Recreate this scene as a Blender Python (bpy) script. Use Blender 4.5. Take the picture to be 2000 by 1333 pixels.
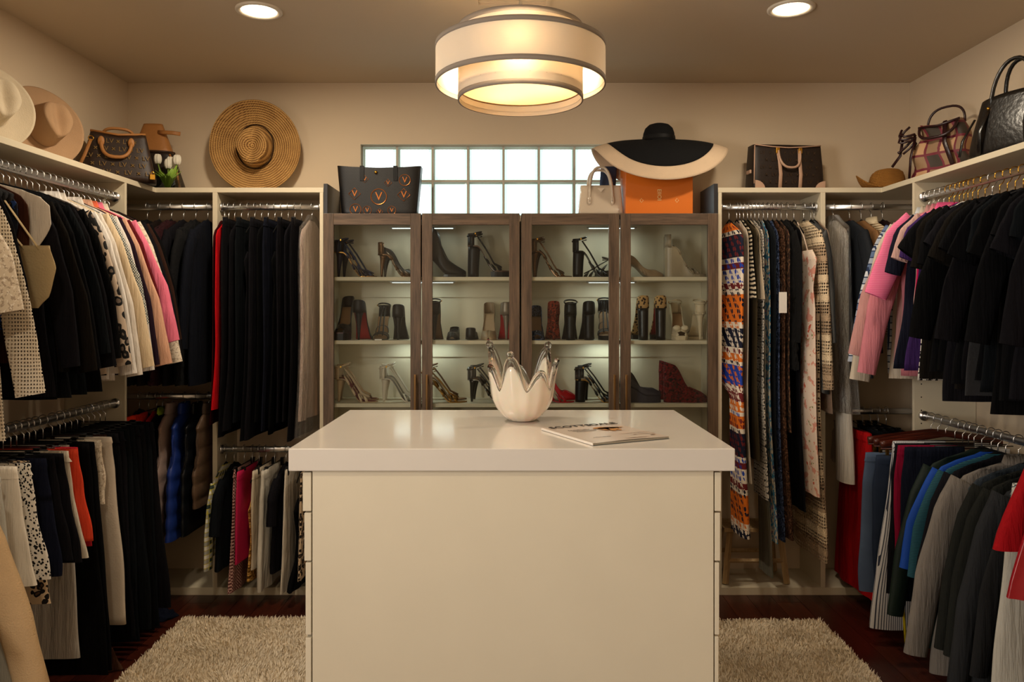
import bpy, math, random
from mathutils import Vector, Matrix, noise as mnoise

for o in list(bpy.data.objects):
    bpy.data.objects.remove(o, do_unlink=True)
SC = bpy.context.scene
COL = SC.collection
R = math.radians
PI = math.pi
rnd = random.Random(7)

# ------------------------------------------------------------------ camera, sky, lights, exposure
F, CX, CY, CAMZ = 1510.0, 1000.0, 600.0, 1.53      # focal length and vanishing point in 2000x1333 pixels
cam_d = bpy.data.cameras.new('camera')
cam = bpy.data.objects.new('camera', cam_d)
COL.objects.link(cam)
cam.location = (0, 0, CAMZ)
cam.rotation_euler = (R(90), 0, 0)
cam_d.sensor_width = 36
cam_d.lens = F * 36 / 2000
cam_d.shift_y = -(666.5 - CY) / 2000
cam_d.clip_start = 0.02
SC.camera = cam

world = bpy.data.worlds.new('overcast_sky')
SC.world = world
world.use_nodes = True
bg = world.node_tree.nodes['Background']
bg.inputs['Color'].default_value = (0.93, 0.97, 1.0, 1)
bg.inputs['Strength'].default_value = 2.6

def area(name, loc, rot, sx, sy, power, col, spread=180):
    l = bpy.data.lights.new(name, 'AREA')
    l.shape = 'RECTANGLE'; l.size = sx; l.size_y = sy
    l.energy = power; l.color = col; l.spread = R(spread)
    o = bpy.data.objects.new(name, l); COL.objects.link(o)
    o.location = loc; o.rotation_euler = rot
    return o
# light from the left, set in an added, unseen window near the photographer
area('added_side_window_light', (-2.17, 0.15, 1.75), (0, R(-90), 0), 1.35, 1.25, 78, (1.0, 0.94, 0.85))

vs = SC.view_settings
vs.view_transform = 'Standard'
vs.look = 'None'
vs.gamma = 1.0
vs.use_curve_mapping = False
vs.exposure = 0.0

# ------------------------------------------------------------------ helpers
def lin(c):
    return tuple((x / 12.92 if x <= 0.04045 else ((x + 0.055) / 1.055) ** 2.4) for x in c)
def hexc(h):
    return lin(tuple(int(h[i:i + 2], 16) / 255 for i in (0, 2, 4)))
def PX(px, D):
    return (px - CX) * D / F
def PZ(py, D):
    return CAMZ + (CY - py) * D / F

class MB:
    """collects vertices and faces of ONE mesh"""
    def __init__(self):
        self.v = []; self.f = []; self.uv = {}; self.mi = {}
    def add(self, vs_, fs, uv=None, mi=0):
        b = len(self.v)
        self.v.extend([tuple(p) for p in vs_])
        for f in fs:
            if mi: self.mi[len(self.f)] = mi
            self.f.append(tuple(i + b for i in f))
        if uv:
            for i, u in enumerate(uv): self.uv[b + i] = u
        return self
    def box(self, x0, x1, y0, y1, z0, z1, mi=0):
        return self.add([(x0, y0, z0), (x1, y0, z0), (x1, y1, z0), (x0, y1, z0), (x0, y0, z1), (x1, y0, z1), (x1, y1, z1), (x0, y1, z1)],
                        [(0, 3, 2, 1), (4, 5, 6, 7), (0, 1, 5, 4), (1, 2, 6, 5), (2, 3, 7, 6), (3, 0, 4, 7)], mi=mi)
    def rings(self, rings, close=True, cap0=False, cap1=False, uvs=None, mi=0):
        n = len(rings[0]); vs_ = [p for r in rings for p in r]; fs = []
        for i in range(len(rings) - 1):
            for j in range(n if close else n - 1):
                k = (j + 1) % n
                fs.append((i * n + j, i * n + k, (i + 1) * n + k, (i + 1) * n + j))
        if cap0: fs.append(tuple(range(n - 1, -1, -1)))
        if cap1: fs.append(tuple((len(rings) - 1) * n + j for j in range(n)))
        return self.add(vs_, fs, uvs, mi)
    def tube(self, path, r, n=8, cap=True, closed=False, flat=None, mi=0):
        """round or oval (flat = (across, thick, width axis)) sweep along a path"""
        path = [Vector(p) for p in path]; m = len(path); rr = []
        rad = r if isinstance(r, (list, tuple)) else [r] * m
        ref = None
        for i, p in enumerate(path):
            if closed: t = path[(i + 1) % m] - path[i - 1]
            else: t = path[min(i + 1, m - 1)] - path[max(i - 1, 0)]
            if t.length < 1e-9: t = Vector((0, 0, 1))
            t.normalize()
            if flat: ref = Vector(flat[2])
            elif ref is None: ref = Vector((1, 0, 0)) if abs(t.x) < 0.8 else Vector((0, 1, 0))
            a = (ref - t * ref.dot(t))
            if a.length < 1e-6: a = t.orthogonal()
            a.normalize(); b = t.cross(a)
            if not flat: ref = a
            sa, sb = (flat[0], flat[1]) if flat else (1, 1)
            rr.append([p + a * (math.cos(2 * PI * j / n) * rad[i] * sa) + b * (math.sin(2 * PI * j / n) * rad[i] * sb) for j in range(n)])
        if closed: rr.append(rr[0])
        return self.rings(rr, True, cap and not closed, cap and not closed, mi=mi)
    def lathe(self, prof, n=32, c=(0, 0, 0), sx=1, sy=1, cap0=False, cap1=False):
        rr = [[(c[0] + r * sx * math.cos(2 * PI * j / n), c[1] + r * sy * math.sin(2 * PI * j / n), c[2] + z) for j in range(n)] for r, z in prof]
        return self.rings(rr, True, cap0, cap1)
    def ball(self, c, r, n=10, m=7, s=(1, 1, 1)):
        rr = []
        for i in range(m + 1):
            a = PI * i / m
            q = max(math.sin(a), 1e-3)
            rr.append([(c[0] + r * s[0] * q * math.cos(2 * PI * j / n), c[1] + r * s[1] * q * math.sin(2 * PI * j / n), c[2] - r * s[2] * math.cos(a)) for j in range(n)])
        return self.rings(rr, True, True, True)
    def xform(self, mat):
        self.v = [tuple(mat @ Vector(p)) for p in self.v]
        return self
    def mesh(self, name, mat, smooth=True):
        me = bpy.data.meshes.new(name)
        me.from_pydata(self.v, [], self.f)
        mats = mat if isinstance(mat, (list, tuple)) else [mat]
        for m in mats: me.materials.append(m)
        if self.mi:
            a = [0] * len(self.f)
            for i, k in self.mi.items(): a[i] = k
            me.polygons.foreach_set('material_index', a)
        if self.uv:
            ul = me.uv_layers.new(name='UVMap')
            li = [0] * len(me.loops); me.loops.foreach_get('vertex_index', li)
            d = []
            for i in li: d.extend(self.uv.get(i, (0, 0)))
            ul.data.foreach_set('uv', d)
        if smooth: me.polygons.foreach_set('use_smooth', [True] * len(me.polygons))
        me.update()
        return me
    def build(self, name, mat, parent=None, smooth=True, bevel=0.0, seg=2):
        o = bpy.data.objects.new(name, self.mesh(name, mat, smooth))
        COL.objects.link(o)
        if parent is not None: o.parent = parent
        if bevel:
            b = o.modifiers.new('bevel', 'BEVEL'); b.width = bevel; b.segments = seg; b.limit_method = 'ANGLE'; b.angle_limit = R(40)
            b.harden_normals = False
        return o

def link(name, me, parent=None):
    o = bpy.data.objects.new(name, me); COL.objects.link(o)
    if parent is not None: o.parent = parent
    return o
def tag(o, label, cat, group=None):
    o['label'] = label; o['category'] = cat
    if group: o['group'] = group
    return o
def thing(name, label, cat, loc=(0, 0, 0), rz=0.0, group=None, rot=None):
    o = bpy.data.objects.new(name, None); COL.objects.link(o)
    o.empty_display_size = 0.05
    o.location = loc; o.rotation_euler = rot if rot else (0, 0, rz)
    return tag(o, label, cat, group)
def struct(o):
    o['kind'] = 'structure'; return o
def copy_tree(o, parent=None):
    c = o.copy(); COL.objects.link(c); c.parent = parent
    for ch in list(o.children): copy_tree(ch, c)
    return c
_txt = {}
def text_mesh(s, size, depth=0.0006):
    cu = bpy.data.curves.new('lettering', 'FONT'); cu.body = s; cu.size = size; cu.extrude = depth; cu.align_x = 'CENTER'; cu.align_y = 'CENTER'
    cu.resolution_u = 3
    ob = bpy.data.objects.new('lettering', cu); COL.objects.link(ob)
    bpy.context.view_layer.update()
    me = bpy.data.meshes.new_from_object(ob.evaluated_get(bpy.context.evaluated_depsgraph_get()))
    bpy.data.objects.remove(ob, do_unlink=True)
    return me
def add_text(mb, s, size, mat4):
    if (s, size) not in _txt: _txt[(s, size)] = text_mesh(s, size)
    me = _txt[(s, size)]
    mb.add([mat4 @ v.co for v in me.vertices], [tuple(p.vertices) for p in me.polygons])

# ------------------------------------------------------------------ materials
class NM:
    def __init__(self, name, rough=0.8, spec=0.3):
        self.m = bpy.data.materials.new(name); self.m.use_nodes = True
        self.t = self.m.node_tree; self.b = self.t.nodes['Principled BSDF']
        self.b.inputs['Roughness'].default_value = rough
        self.b.inputs['Specular IOR Level'].default_value = spec
        self._uv = None; self._ob = None
    def n(self, typ, ins=None, **kw):
        nd = self.t.nodes.new(typ)
        for k, v in kw.items(): setattr(nd, k, v)
        for k, v in (ins or {}).items(): self.set(nd.inputs[k], v)
        return nd
    def set(self, sock, v):
        if isinstance(v, bpy.types.NodeSocket): self.t.links.new(v, sock)
        elif isinstance(v, tuple) and len(v) == 3 and sock.type == 'RGBA': sock.default_value = (*v, 1)
        else: sock.default_value = v
    def coord(self, kind='UV', scale=(1, 1, 1), loc=(0, 0, 0), rot=(0, 0, 0)):
        tc = self.n('ShaderNodeTexCoord')
        mp = self.n('ShaderNodeMapping', {'Vector': tc.outputs[kind], 'Scale': scale, 'Location': loc, 'Rotation': rot})
        return mp.outputs[0]
    def noise(self, vec, scale, detail=3, rough=0.5):
        return self.n('ShaderNodeTexNoise', {'Vector': vec, 'Scale': scale, 'Detail': detail, 'Roughness': rough}).outputs[0]
    def voro(self, vec, scale, feature='F1', out=0, rand=1.0):
        nd = self.n('ShaderNodeTexVoronoi', {'Vector': vec, 'Scale': scale, 'Randomness': rand}, feature=feature)
        return nd.outputs[out]
    def wave(self, vec, scale, dist=0.0, axis='X', typ='BANDS', prof='SIN'):
        nd = self.n('ShaderNodeTexWave', {'Vector': vec, 'Scale': scale, 'Distortion': dist}, wave_type=typ, wave_profile=prof)
        if typ == 'BANDS': nd.bands_direction = axis
        else: nd.rings_direction = axis
        return nd.outputs['Fac']
    def ma(self, op, a, b=0.0, c=0.0):
        nd = self.n('ShaderNodeMath', operation=op)
        self.set(nd.inputs[0], a); self.set(nd.inputs[1], b); self.set(nd.inputs[2], c)
        return nd.outputs[0]
    def gt(self, a, b): return self.ma('GREATER_THAN', a, b)
    def mix(self, f, a, b):
        nd = self.n('ShaderNodeMix', data_type='RGBA')
        self.set(nd.inputs[0], f); self.set(nd.inputs[6], a); self.set(nd.inputs[7], b)
        return nd.outputs[2]
    def ramp(self, f, stops, const=False):
        nd = self.n('ShaderNodeValToRGB', {'Fac': f})
        cr = nd.color_ramp
        if const: cr.interpolation = 'CONSTANT'
        while len(cr.elements) < len(stops): cr.elements.new(0.5)
        for e, (p, c) in zip(cr.elements, stops): e.position = p; e.color = (*c, 1)
        return nd.outputs[0]
    def sep(self, vec):
        return self.n('ShaderNodeSeparateXYZ', {'Vector': vec}).outputs
    def color(self, s): self.set(self.b.inputs['Base Color'], s); return self
    def bump(self, h, strength=0.3, dist=0.01):
        nd = self.n('ShaderNodeBump', {'Height': h, 'Strength': strength, 'Distance': dist})
        self.t.links.new(nd.outputs[0], self.b.inputs['Normal']); return self
    def p(self, **kw):
        for k, v in kw.items(): self.set(self.b.inputs[k.replace('_', ' ')], v)
        return self

MC = {}
def plain(h, rough=0.85, bump=0.25, scale=140, spec=0.25, metal=0.0, sheen=0.0):
    """plain woven cloth or paint of one colour with a fine grain"""
    k = (h, rough, bump, scale, spec, metal, sheen)
    if k in MC: return MC[k]
    m = NM('fabric_' + h, rough, spec); c = hexc(h)
    v = m.coord('Object')
    nz = m.noise(v, 9, 3)
    m.color(m.mix(nz, tuple(x * 0.86 for x in c), tuple(min(1, x * 1.14) for x in c)))
    if bump: m.bump(m.noise(v, scale, 2), bump, 0.004)
    m.p(Metallic=metal)
    if sheen: m.p(Sheen_Weight=sheen)
    MC[k] = m.m
    return m.m
def cloth(h, rough=0.88, spec=0.12, bump=0.2, fold=0.55, sheen=0.0):
    """hanging cloth: long vertical creases and a fine weave as relief"""
    k = ('cloth', h, rough, spec, bump, fold, sheen)
    if k in MC: return MC[k]
    m = NM('cloth_' + h, rough, spec); c = hexc(h)
    v = m.coord('Object'); nz = m.noise(v, 7, 3)
    m.color(m.mix(nz, tuple(x * 0.88 for x in c), tuple(min(1, x * 1.12) for x in c)))
    cr = m.noise(m.coord('Object', (26, 26, 2.6)), 1.0, 4, 0.6); cr2 = m.noise(m.coord('Object', (9, 9, 5)), 1.0, 2)
    b1 = m.n('ShaderNodeBump', {'Height': m.ma('ADD', cr, m.ma('MULTIPLY', cr2, 0.6)), 'Strength': fold, 'Distance': 0.03})
    b2 = m.n('ShaderNodeBump', {'Height': m.noise(v, 220, 2), 'Strength': bump, 'Distance': 0.003, 'Normal': b1.outputs[0]})
    m.t.links.new(b2.outputs[0], m.b.inputs['Normal'])
    if sheen: m.p(Sheen_Weight=sheen)
    MC[k] = m.m
    return m.m
def flat(name, h, rough=0.5, spec=0.5, metal=0.0, coat=0.0):
    if name in MC: return MC[name]
    m = NM(name, rough, spec); c = hexc(h)
    v = m.coord('Object'); nz = m.noise(v, 4, 2)
    m.color(m.mix(nz, tuple(x * 0.96 for x in c), tuple(min(1, x * 1.04) for x in c))).p(Metallic=metal)
    if coat: m.p(Coat_Weight=coat, Coat_Roughness=0.05)
    MC[name] = m.m
    return m.m
def pat(name, fn, rough=0.8, spec=0.25):
    if name in MC: return MC[name]
    m = NM(name, rough, spec); fn(m); MC[name] = m.m
    return m.m
BLK = hexc('121214'); 
def wood(name, a, b, axis=2, rough=0.45, sc=1.0):
    def fn(m):
        s = [14 * sc, 14 * sc, 14 * sc]; s[axis] = 0.9 * sc
        v = m.coord('Object', tuple(s))
        n1 = m.noise(v, 3.0, 6, 0.65); n2 = m.noise(v, 12, 3)
        f = m.ma('MULTIPLY_ADD', n2, 0.35, m.ma('MULTIPLY', n1, 0.75))
        m.color(m.ramp(f, [(0.3, hexc(a)), (0.72, hexc(b))])).bump(f, 0.12, 0.003)
    return pat(name, fn, rough, 0.4)

def f_paint(h, bump=0.06):
    def fn(m):
        v = m.coord('Object'); c = hexc(h)
        m.color(m.mix(m.noise(v, 1.3, 3), tuple(x * 0.97 for x in c), tuple(min(1, x * 1.03) for x in c))).bump(m.noise(v, 60, 4), bump, 0.004)
    return fn
WALLM = pat('wall_paint', f_paint('d0bda3'), 0.9, 0.15)
CEILM = pat('ceiling_paint', f_paint('c9b8a0'), 0.95, 0.1)
MELA = flat('cream_melamine', 'd8ccb2', 0.42, 0.4)
ISLM = flat('island_lacquer', 'dcd2bc', 0.35, 0.45)
QUARTZ = flat('white_quartz', 'd9d2c9', 0.13, 0.5)
CHROME = flat('chrome', 'dcdcdc', 0.3, 0.5, 1.0)
GOLDM = flat('gold_metal', 'd9a441', 0.25, 0.5, 1.0)
BRONZE = flat('bronze_handle', '8a6a45', 0.38, 0.5, 1.0)
BLACKP = flat('black_plastic', '0c0c0d', 0.35, 0.4)
WHITEP = flat('white_plastic', 'e8e2d8', 0.4, 0.4)
CLEARP = flat('clear_grey_plastic', '77787a', 0.15, 0.5)
DARKWOOD = wood('dark_stained_oak', '34281f', '6b5644', 2, 0.42)
DARKWOODX = wood('dark_stained_oak_rail', '34281f', '6b5644', 0, 0.42)
CHARC = flat('charcoal_side_panel', '2b2a2d', 0.3, 0.5)
MAHOG = wood('mahogany_hanger', '2a0d08', '5b2314', 0, 0.3)
PINE = wood('light_wood', '9a7d55', 'c9aa7c', 2, 0.55)
FLOORW = wood('reddish_dark_plank', '2a0f08', '4d2013', 1, 0.3)
FLOORW2 = wood('reddish_dark_plank_b', '230c07', '42190f', 1, 0.3)
FLOORB = flat('floor_joint', '0c0503', 0.7, 0.2)

def emis(name, col, st):
    m = bpy.data.materials.new(name); m.use_nodes = True
    b = m.node_tree.nodes['Principled BSDF']
    b.inputs['Base Color'].default_value = (*col, 1)
    b.inputs['Emission Color'].default_value = (*col, 1); b.inputs['Emission Strength'].default_value = st
    nz = m.node_tree.nodes.new('ShaderNodeTexNoise'); nz.inputs['Scale'].default_value = 30
    m.node_tree.links.new(nz.outputs[0], b.inputs['Roughness'])
    return m
def thin_glass(name, tint=(1, 1, 1), refl=0.06, ior=1.45, rough=0.02, ribs=False):
    """thin pane: see-through with a Fresnel reflection"""
    m = NM(name); t = m.t
    tr = m.n('ShaderNodeBsdfTransparent', {'Color': (*tint, 1)})
    gl = m.n('ShaderNodeBsdfGlossy', {'Roughness': rough})
    fr = m.n('ShaderNodeFresnel', {'IOR': ior})
    if ribs:
        v = m.coord('Object'); w = m.ma('MULTIPLY', m.wave(v, 22, 0.4, 'Z'), m.wave(v, 14, 0.4, 'X'))
        t.links.new(m.ramp(w, [(0.0, tuple(x * 0.86 for x in tint)), (0.6, tint)]), tr.inputs['Color'])
    mx = m.n('ShaderNodeMixShader', {0: fr.outputs[0], 1: tr.outputs[0], 2: gl.outputs[0]})
    t.links.new(mx.outputs[0], t.nodes['Material Output'].inputs['Surface'])
    return m.m
PANE = thin_glass('cabinet_glass', (0.95, 0.97, 0.96), ior=1.28)
BLOCKG = thin_glass('glass_block', (0.97, 1.0, 0.99), ior=1.4, rough=0.08, ribs=True)
BLOCKRIM = thin_glass('glass_block_rim', (0.62, 0.72, 0.66), ior=1.5, rough=0.1)
PLAS = None
def _plastic():
    m = NM('dry_cleaning_film'); t = m.t
    v = m.coord('Object', (30, 30, 9))
    nz = m.noise(v, 1.6, 5, 0.7)
    bp = m.n('ShaderNodeBump', {'Height': nz, 'Strength': 1.0, 'Distance': 0.03})
    tr = m.n('ShaderNodeBsdfTransparent', {'Color': (0.96, 0.96, 0.96, 1)})
    gl = m.n('ShaderNodeBsdfGlossy', {'Roughness': 0.2, 'Normal': bp.outputs[0]})
    fr = m.n('ShaderNodeFresnel', {'IOR': 1.6, 'Normal': bp.outputs[0]})
    mx = m.n('ShaderNodeMixShader', {0: m.ma('MULTIPLY_ADD', fr.outputs[0], 0.8, 0.05), 1: tr.outputs[0], 2: gl.outputs[0]})
    t.links.new(mx.outputs[0], t.nodes['Material Output'].inputs['Surface'])
    return m.m
PLAS = _plastic()
def _clear():
    m = NM('clear_art_glass'); t = m.t
    v = m.coord('Object'); nz = m.noise(v, 40, 2)
    gl = m.n('ShaderNodeBsdfGlass', {'IOR': 1.45, 'Roughness': m.ma('MULTIPLY', nz, 0.05)})
    t.links.new(gl.outputs[0], t.nodes['Material Output'].inputs['Surface'])
    return m.m
CLEAR = _clear()
def shade_mat(name, h, trans=0.5):
    m = NM(name); t = m.t; c = hexc(h)
    v = m.coord('Object', (1, 1, 30)); nz = m.noise(v, 40, 2)
    col = m.mix(nz, tuple(x * 0.95 for x in c), c)
    d = m.n('ShaderNodeBsdfDiffuse', {'Color': col}); tl = m.n('ShaderNodeBsdfTranslucent', {'Color': col})
    mx = m.n('ShaderNodeMixShader', {0: trans, 1: d.outputs[0], 2: tl.outputs[0]})
    t.links.new(mx.outputs[0], t.nodes['Material Output'].inputs['Surface'])
    return m.m
SHADE = shade_mat('cream_lamp_shade', 'f8efe0', 0.33)
TRIMB = shade_mat('grey_linen_trim', '9c9186', 0.05)
DIFFU = shade_mat('lamp_diffuser', 'ffe9c4', 0.42)

# --- printed and textured cloth
def f_leop(bgc, rosette, core, sc=22):
    def fn(m):
        v = m.coord('UV'); nv = m.noise(v, 18, 2)
        vv = m.n('ShaderNodeVectorMath', {0: v, 1: m.n('ShaderNodeCombineXYZ', {0: m.ma('MULTIPLY', nv, 0.03), 1: m.ma('MULTIPLY', m.noise(v, 23, 2), 0.03)}).outputs[0]}, operation='ADD').outputs[0]
        d = m.voro(vv, sc, 'F1'); 
        c = m.ramp(d, [(0.0, hexc(core)), (0.24, hexc(rosette)), (0.5, hexc(bgc))], True)
        m.color(c)
    return fn
def f_spots(bgc, dot, sc, th):
    def fn(m):
        v = m.coord('UV'); d = m.voro(v, sc); n2 = m.noise(v, sc * 0.9, 2)
        m.color(m.mix(m.gt(m.ma('ADD', d, m.ma('MULTIPLY', n2, 0.5)), th), hexc(dot), hexc(bgc)))
    return fn
def f_stripe(cols, sc, axis='X', dist=0.0):
    def fn(m):
        v = m.coord('UV'); w = m.wave(v, sc, dist, axis)
        n = len(cols)
        m.color(m.ramp(w, [(i / n, hexc(c)) for i, c in enumerate(cols)], True))
    return fn
def f_plaid(base, l1, l2, sc=6):
    def fn(m):
        v = m.coord('UV')
        a = m.gt(m.wave(v, sc, 0, 'X'), 0.62); b = m.gt(m.wave(v, sc, 0, 'Y'), 0.62)
        a2 = m.gt(m.wave(v, sc * 2, 0, 'X'), 0.93); b2 = m.gt(m.wave(v, sc * 2, 0, 'Y'), 0.93)
        c = m.mix(m.ma('MULTIPLY', m.ma('ADD', a, b), 0.5), hexc(base), hexc(l1))
        m.color(m.mix(m.ma('MAXIMUM', a2, b2), c, hexc(l2)))
    return fn
def f_floral(base, cols, sc=16):
    def fn(m):
        v = m.coord('UV'); c = hexc(base); col = None; prev = c
        for i, (h, th, s) in enumerate(cols):
            nz = m.noise(m.coord('UV', loc=(i * 3.1, i * 1.7, 0)), sc * s, 3, 0.6)
            prev = m.mix(m.gt(nz, th), prev, hexc(h))
        m.color(prev)
    return fn
def f_tweed(a, b, sc=160):
    def fn(m):
        v = m.coord('UV'); ck = m.n('ShaderNodeTexChecker', {'Vector': v, 'Scale': sc}).outputs['Fac']
        nz = m.noise(v, sc, 1)
        m.color(m.mix(m.gt(m.ma('ADD', m.ma('MULTIPLY', ck, 0.35), nz), 0.65), hexc(a), hexc(b))).bump(nz, 0.5, 0.004)
    return fn
def f_sequin(base, glint, sc=170, metal=0.75, crd='UV'):
    def fn(m):
        v = m.coord(crd)
        nd = m.n('ShaderNodeTexVoronoi', {'Vector': v, 'Scale': sc})
        s = m.sep(nd.outputs['Color'])
        m.color(m.mix(s[0], hexc(base), hexc(glint))).p(Metallic=metal)
        nv = m.n('ShaderNodeVectorMath', {0: nd.outputs['Color'], 1: (0.5, 0.5, 0.5)}, operation='SUBTRACT').outputs[0]
        g = m.n('ShaderNodeNewGeometry')
        sc_ = m.n('ShaderNodeVectorMath', {0: nv, 'Scale': 1.1}, operation='SCALE').outputs[0]
        ad = m.n('ShaderNodeVectorMath', {0: g.outputs['Normal'], 1: sc_}, operation='ADD').outputs[0]
        nn = m.n('ShaderNodeVectorMath', {0: ad}, operation='NORMALIZE').outputs[0]
        m.t.links.new(nn, m.b.inputs['Normal'])
    return fn
def f_net(h, sx, sy, wid=0.42):
    """open knit: real holes between the yarns"""
    def fn(m):
        v = m.coord('UV')
        a = m.gt(m.wave(v, sx, 1.2, 'X'), wid); b = m.gt(m.wave(v, sy, 1.2, 'Y'), wid)
        hole = m.ma('MULTIPLY', a, b)
        m.color(m.mix(m.noise(v, 60, 2), tuple(x * 0.8 for x in hexc(h)), hexc(h)))
        m.p(Alpha=m.ma('SUBTRACT', 1.0, hole))
        m.bump(m.wave(v, sx * 2, 0.5, 'Y'), 0.4, 0.004)
    return fn
def f_crochet(ha, hb):
    def fn(m):
        v = m.coord('UV'); vs2 = m.coord('UV', (1, 1, 1))
        d = m.voro(vs2, 62, 'F1', 0, 0.12)
        s = m.sep(v)
        hole = m.ma('MULTIPLY', m.ma('LESS_THAN', d, 0.36), m.gt(m.wave(v, 3.2, 0.0, 'Y'), 0.15))
        band = m.gt(m.wave(m.coord('UV', (1, 1, 1)), 1.05, 0, 'Y'), 0.5)
        m.color(m.mix(band, hexc(ha), hexc(hb))).p(Alpha=m.ma('SUBTRACT', 1.0, hole)).bump(m.voro(v, 120), 0.5, 0.004)
    return fn
def f_tribal(m):
    v = m.coord('UV'); s = m.sep(v)
    z = m.ma('FRACT', m.ma('MULTIPLY', s[1], -0.98))
    O_, W_, N_, B_, D_ = (hexc(x) for x in ('d9701e', 'e4d8c6', '14182e', '1f3fa6', '6b1f22'))
    base = m.ramp(z, [(0.0, O_), (0.05, W_), (0.07, O_), (0.13, W_), (0.155, N_), (0.27, W_), (0.30, D_), (0.33, W_), (0.40, D_), (0.43, W_), (0.46, O_),
                      (0.60, W_), (0.63, N_), (0.73, W_), (0.76, O_), (0.80, W_), (0.82, B_), (0.92, W_), (0.95, D_)], True)
    alt = m.ramp(z, [(0.0, W_), (0.05, B_), (0.07, D_), (0.13, N_), (0.155, D_), (0.27, B_), (0.33, B_), (0.40, W_), (0.43, N_), (0.46, N_),
                     (0.60, O_), (0.63, W_), (0.73, D_), (0.76, W_), (0.80, N_), (0.82, O_), (0.92, D_), (0.95, W_)], True)
    ck = m.voro(v, 34, 'F1', 0, 0.15)
    zz = m.wave(v, 7, 1.5, 'DIAGONAL')
    f = m.ma('MULTIPLY', m.ma('LESS_THAN', ck, 0.44), m.gt(zz, 0.5))
    m.color(m.mix(f, base, alt))
def f_chain(m):
    v = m.coord('UV', (1.0, 0.55, 1)); d = m.voro(v, 62, 'F1', 0, 0.25)
    ring = m.ma('MULTIPLY', m.gt(d, 0.26), m.ma('LESS_THAN', d, 0.5))
    m.color(m.mix(ring, hexc('1a1a1c'), hexc('cfc6b8')))
def f_denim(m):
    v = m.coord('UV'); nz = m.noise(v, 5, 4); w = m.wave(v, 150, 0.5, 'DIAGONAL')
    c = m.mix(nz, hexc('1f2c45'), hexc('4a5f80'))
    m.color(m.mix(m.ma('MULTIPLY', w, 0.3), c, hexc('7d8ea8'))).bump(w, 0.2, 0.002)
def f_straw(a, b, sc=1.0, rings=True):
    def fn(m):
        v = m.coord('Object')
        w = m.wave(v, 26 * sc, 0.35, 'Z', 'RINGS') if rings else m.wave(v, 40 * sc, 0.6, 'Z')
        br = m.wave(v, 60 * sc, 4.0, 'DIAGONAL'); nz = m.noise(v, 14, 4)
        f = m.ma('ADD', m.ma('MULTIPLY', w, 0.45), m.ma('ADD', m.ma('MULTIPLY', br, 0.25), m.ma('MULTIPLY', nz, 0.45)))
        m.color(m.ramp(f, [(0.25, hexc(a)), (0.75, hexc(b))])).bump(m.ma('ADD', w, m.ma('MULTIPLY', br, 0.5)), 0.7, 0.006)
    return fn
LEOP = pat('leopard_knit', f_leop('b8a592', '0d0c0c', '6d5f54', 24))
LEOPS = pat('small_leopard_print', f_leop('c3a98a', '17110d', '5b4230', 45))
BWSPOT = pat('black_white_speckle', f_spots('d8d2c8', '101012', 90, 0.66))
TWEED = pat('grey_green_tweed', f_tweed('c9c8bc', '39424a'))
PTWEED = pat('pink_tweed', f_tweed('d0a79a', '5f2b2c', 120))
NETC = pat('cream_open_net', f_net('e3d5bf', 30, 26))
NETT = pat('tan_mesh_net', f_net('a98d78', 44, 44, 0.5))
CROCH = pat('tan_crochet', f_crochet('a68e73', 'd3bd9d'))
TRIBAL = pat('tribal_band_print', f_tribal)
CHAIN = pat('chain_print', f_chain)
DENIM = pat('blue_denim', f_denim)
SEQB = pat('brown_sequins', f_sequin('0e0705', '7a5640', 150))
SEQN = pat('navy_sequins', f_sequin('05070f', '5f6f94', 150))
SEQNO = pat('navy_sequins_shoe', f_sequin('05070f', '5f6f94', 160, 0.7, 'Object'))
SEQG = pat('gold_sequins', f_sequin('7a4a12', 'ffd27a', 130))
SEQR = pat('red_black_sequins', f_sequin('0c0304', '8c1a20', 130, 0.4, 'Object'))
SEQM = pat('multicolour_crystals', f_sequin('140606', 'b04a30', 160, 0.5, 'Object'))
FLOP = pat('pink_rose_print', f_floral('ddc8b6', [('cf8f7d', 0.56, 1.0), ('8c8a5e', 0.64, 1.4), ('c4573f', 0.66, 0.8)], 18))
FLOB = pat('blue_flower_print', f_floral('b9b09c', [('2f6f8e', 0.5, 1.2), ('1d2a52', 0.6, 1.6), ('b0506a', 0.64, 1.2)], 26))
FLOD = pat('dark_blue_flower_print', f_floral('10131f', [('2d4f9e', 0.56, 1.0), ('c98a3c', 0.66, 1.6)], 30))
PAIS = pat('brown_paisley', f_floral('2c1d14', [('6d5038', 0.54, 1.3), ('4a1c18', 0.6, 1.7)], 40))
LACE = pat('ivory_lace', f_floral('d9cbb6', [('b09f8b', 0.55, 2.2), ('efe6d8', 0.6, 3.0)], 30))
ZEBRA = pat('zebra_trim', f_stripe(['15120f', 'd8c9ae'], 14, 'Y', 3.0))
PINSTR = pat('white_pin_stripe', f_stripe(['c9c9cc', 'c9c9cc', 'c9c9cc', '2e3344'], 48, 'X', 0.0))
MULTIS = pat('muted_multi_stripe', f_stripe(['2b3b2f', '7a8a6a', '5a2f34', '222a3c', '9a9082'], 12, 'X', 0.2))
HOTSTR = pat('hot_pink_stripe', f_stripe(['e2578b', 'e2578b', 'd81f63', 'f3a3bf'], 60, 'Y', 0.0))
TEALSTR = pat('teal_stripe', f_stripe(['16303c', '1f5560'], 50, 'Y', 1.0))
CREAMSTR = pat('cream_rib_stripe', f_stripe(['d9c7a6', '8f7656'], 24, 'Y', 0.0))
PLAIDB = pat('blue_plaid', f_plaid('cfd3d8', '5c6f92', '23304f', 5))
PLAIDG = pat('green_white_plaid', f_plaid('e2e0d4', '2d3b38', 'c3b64a', 7))
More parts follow.
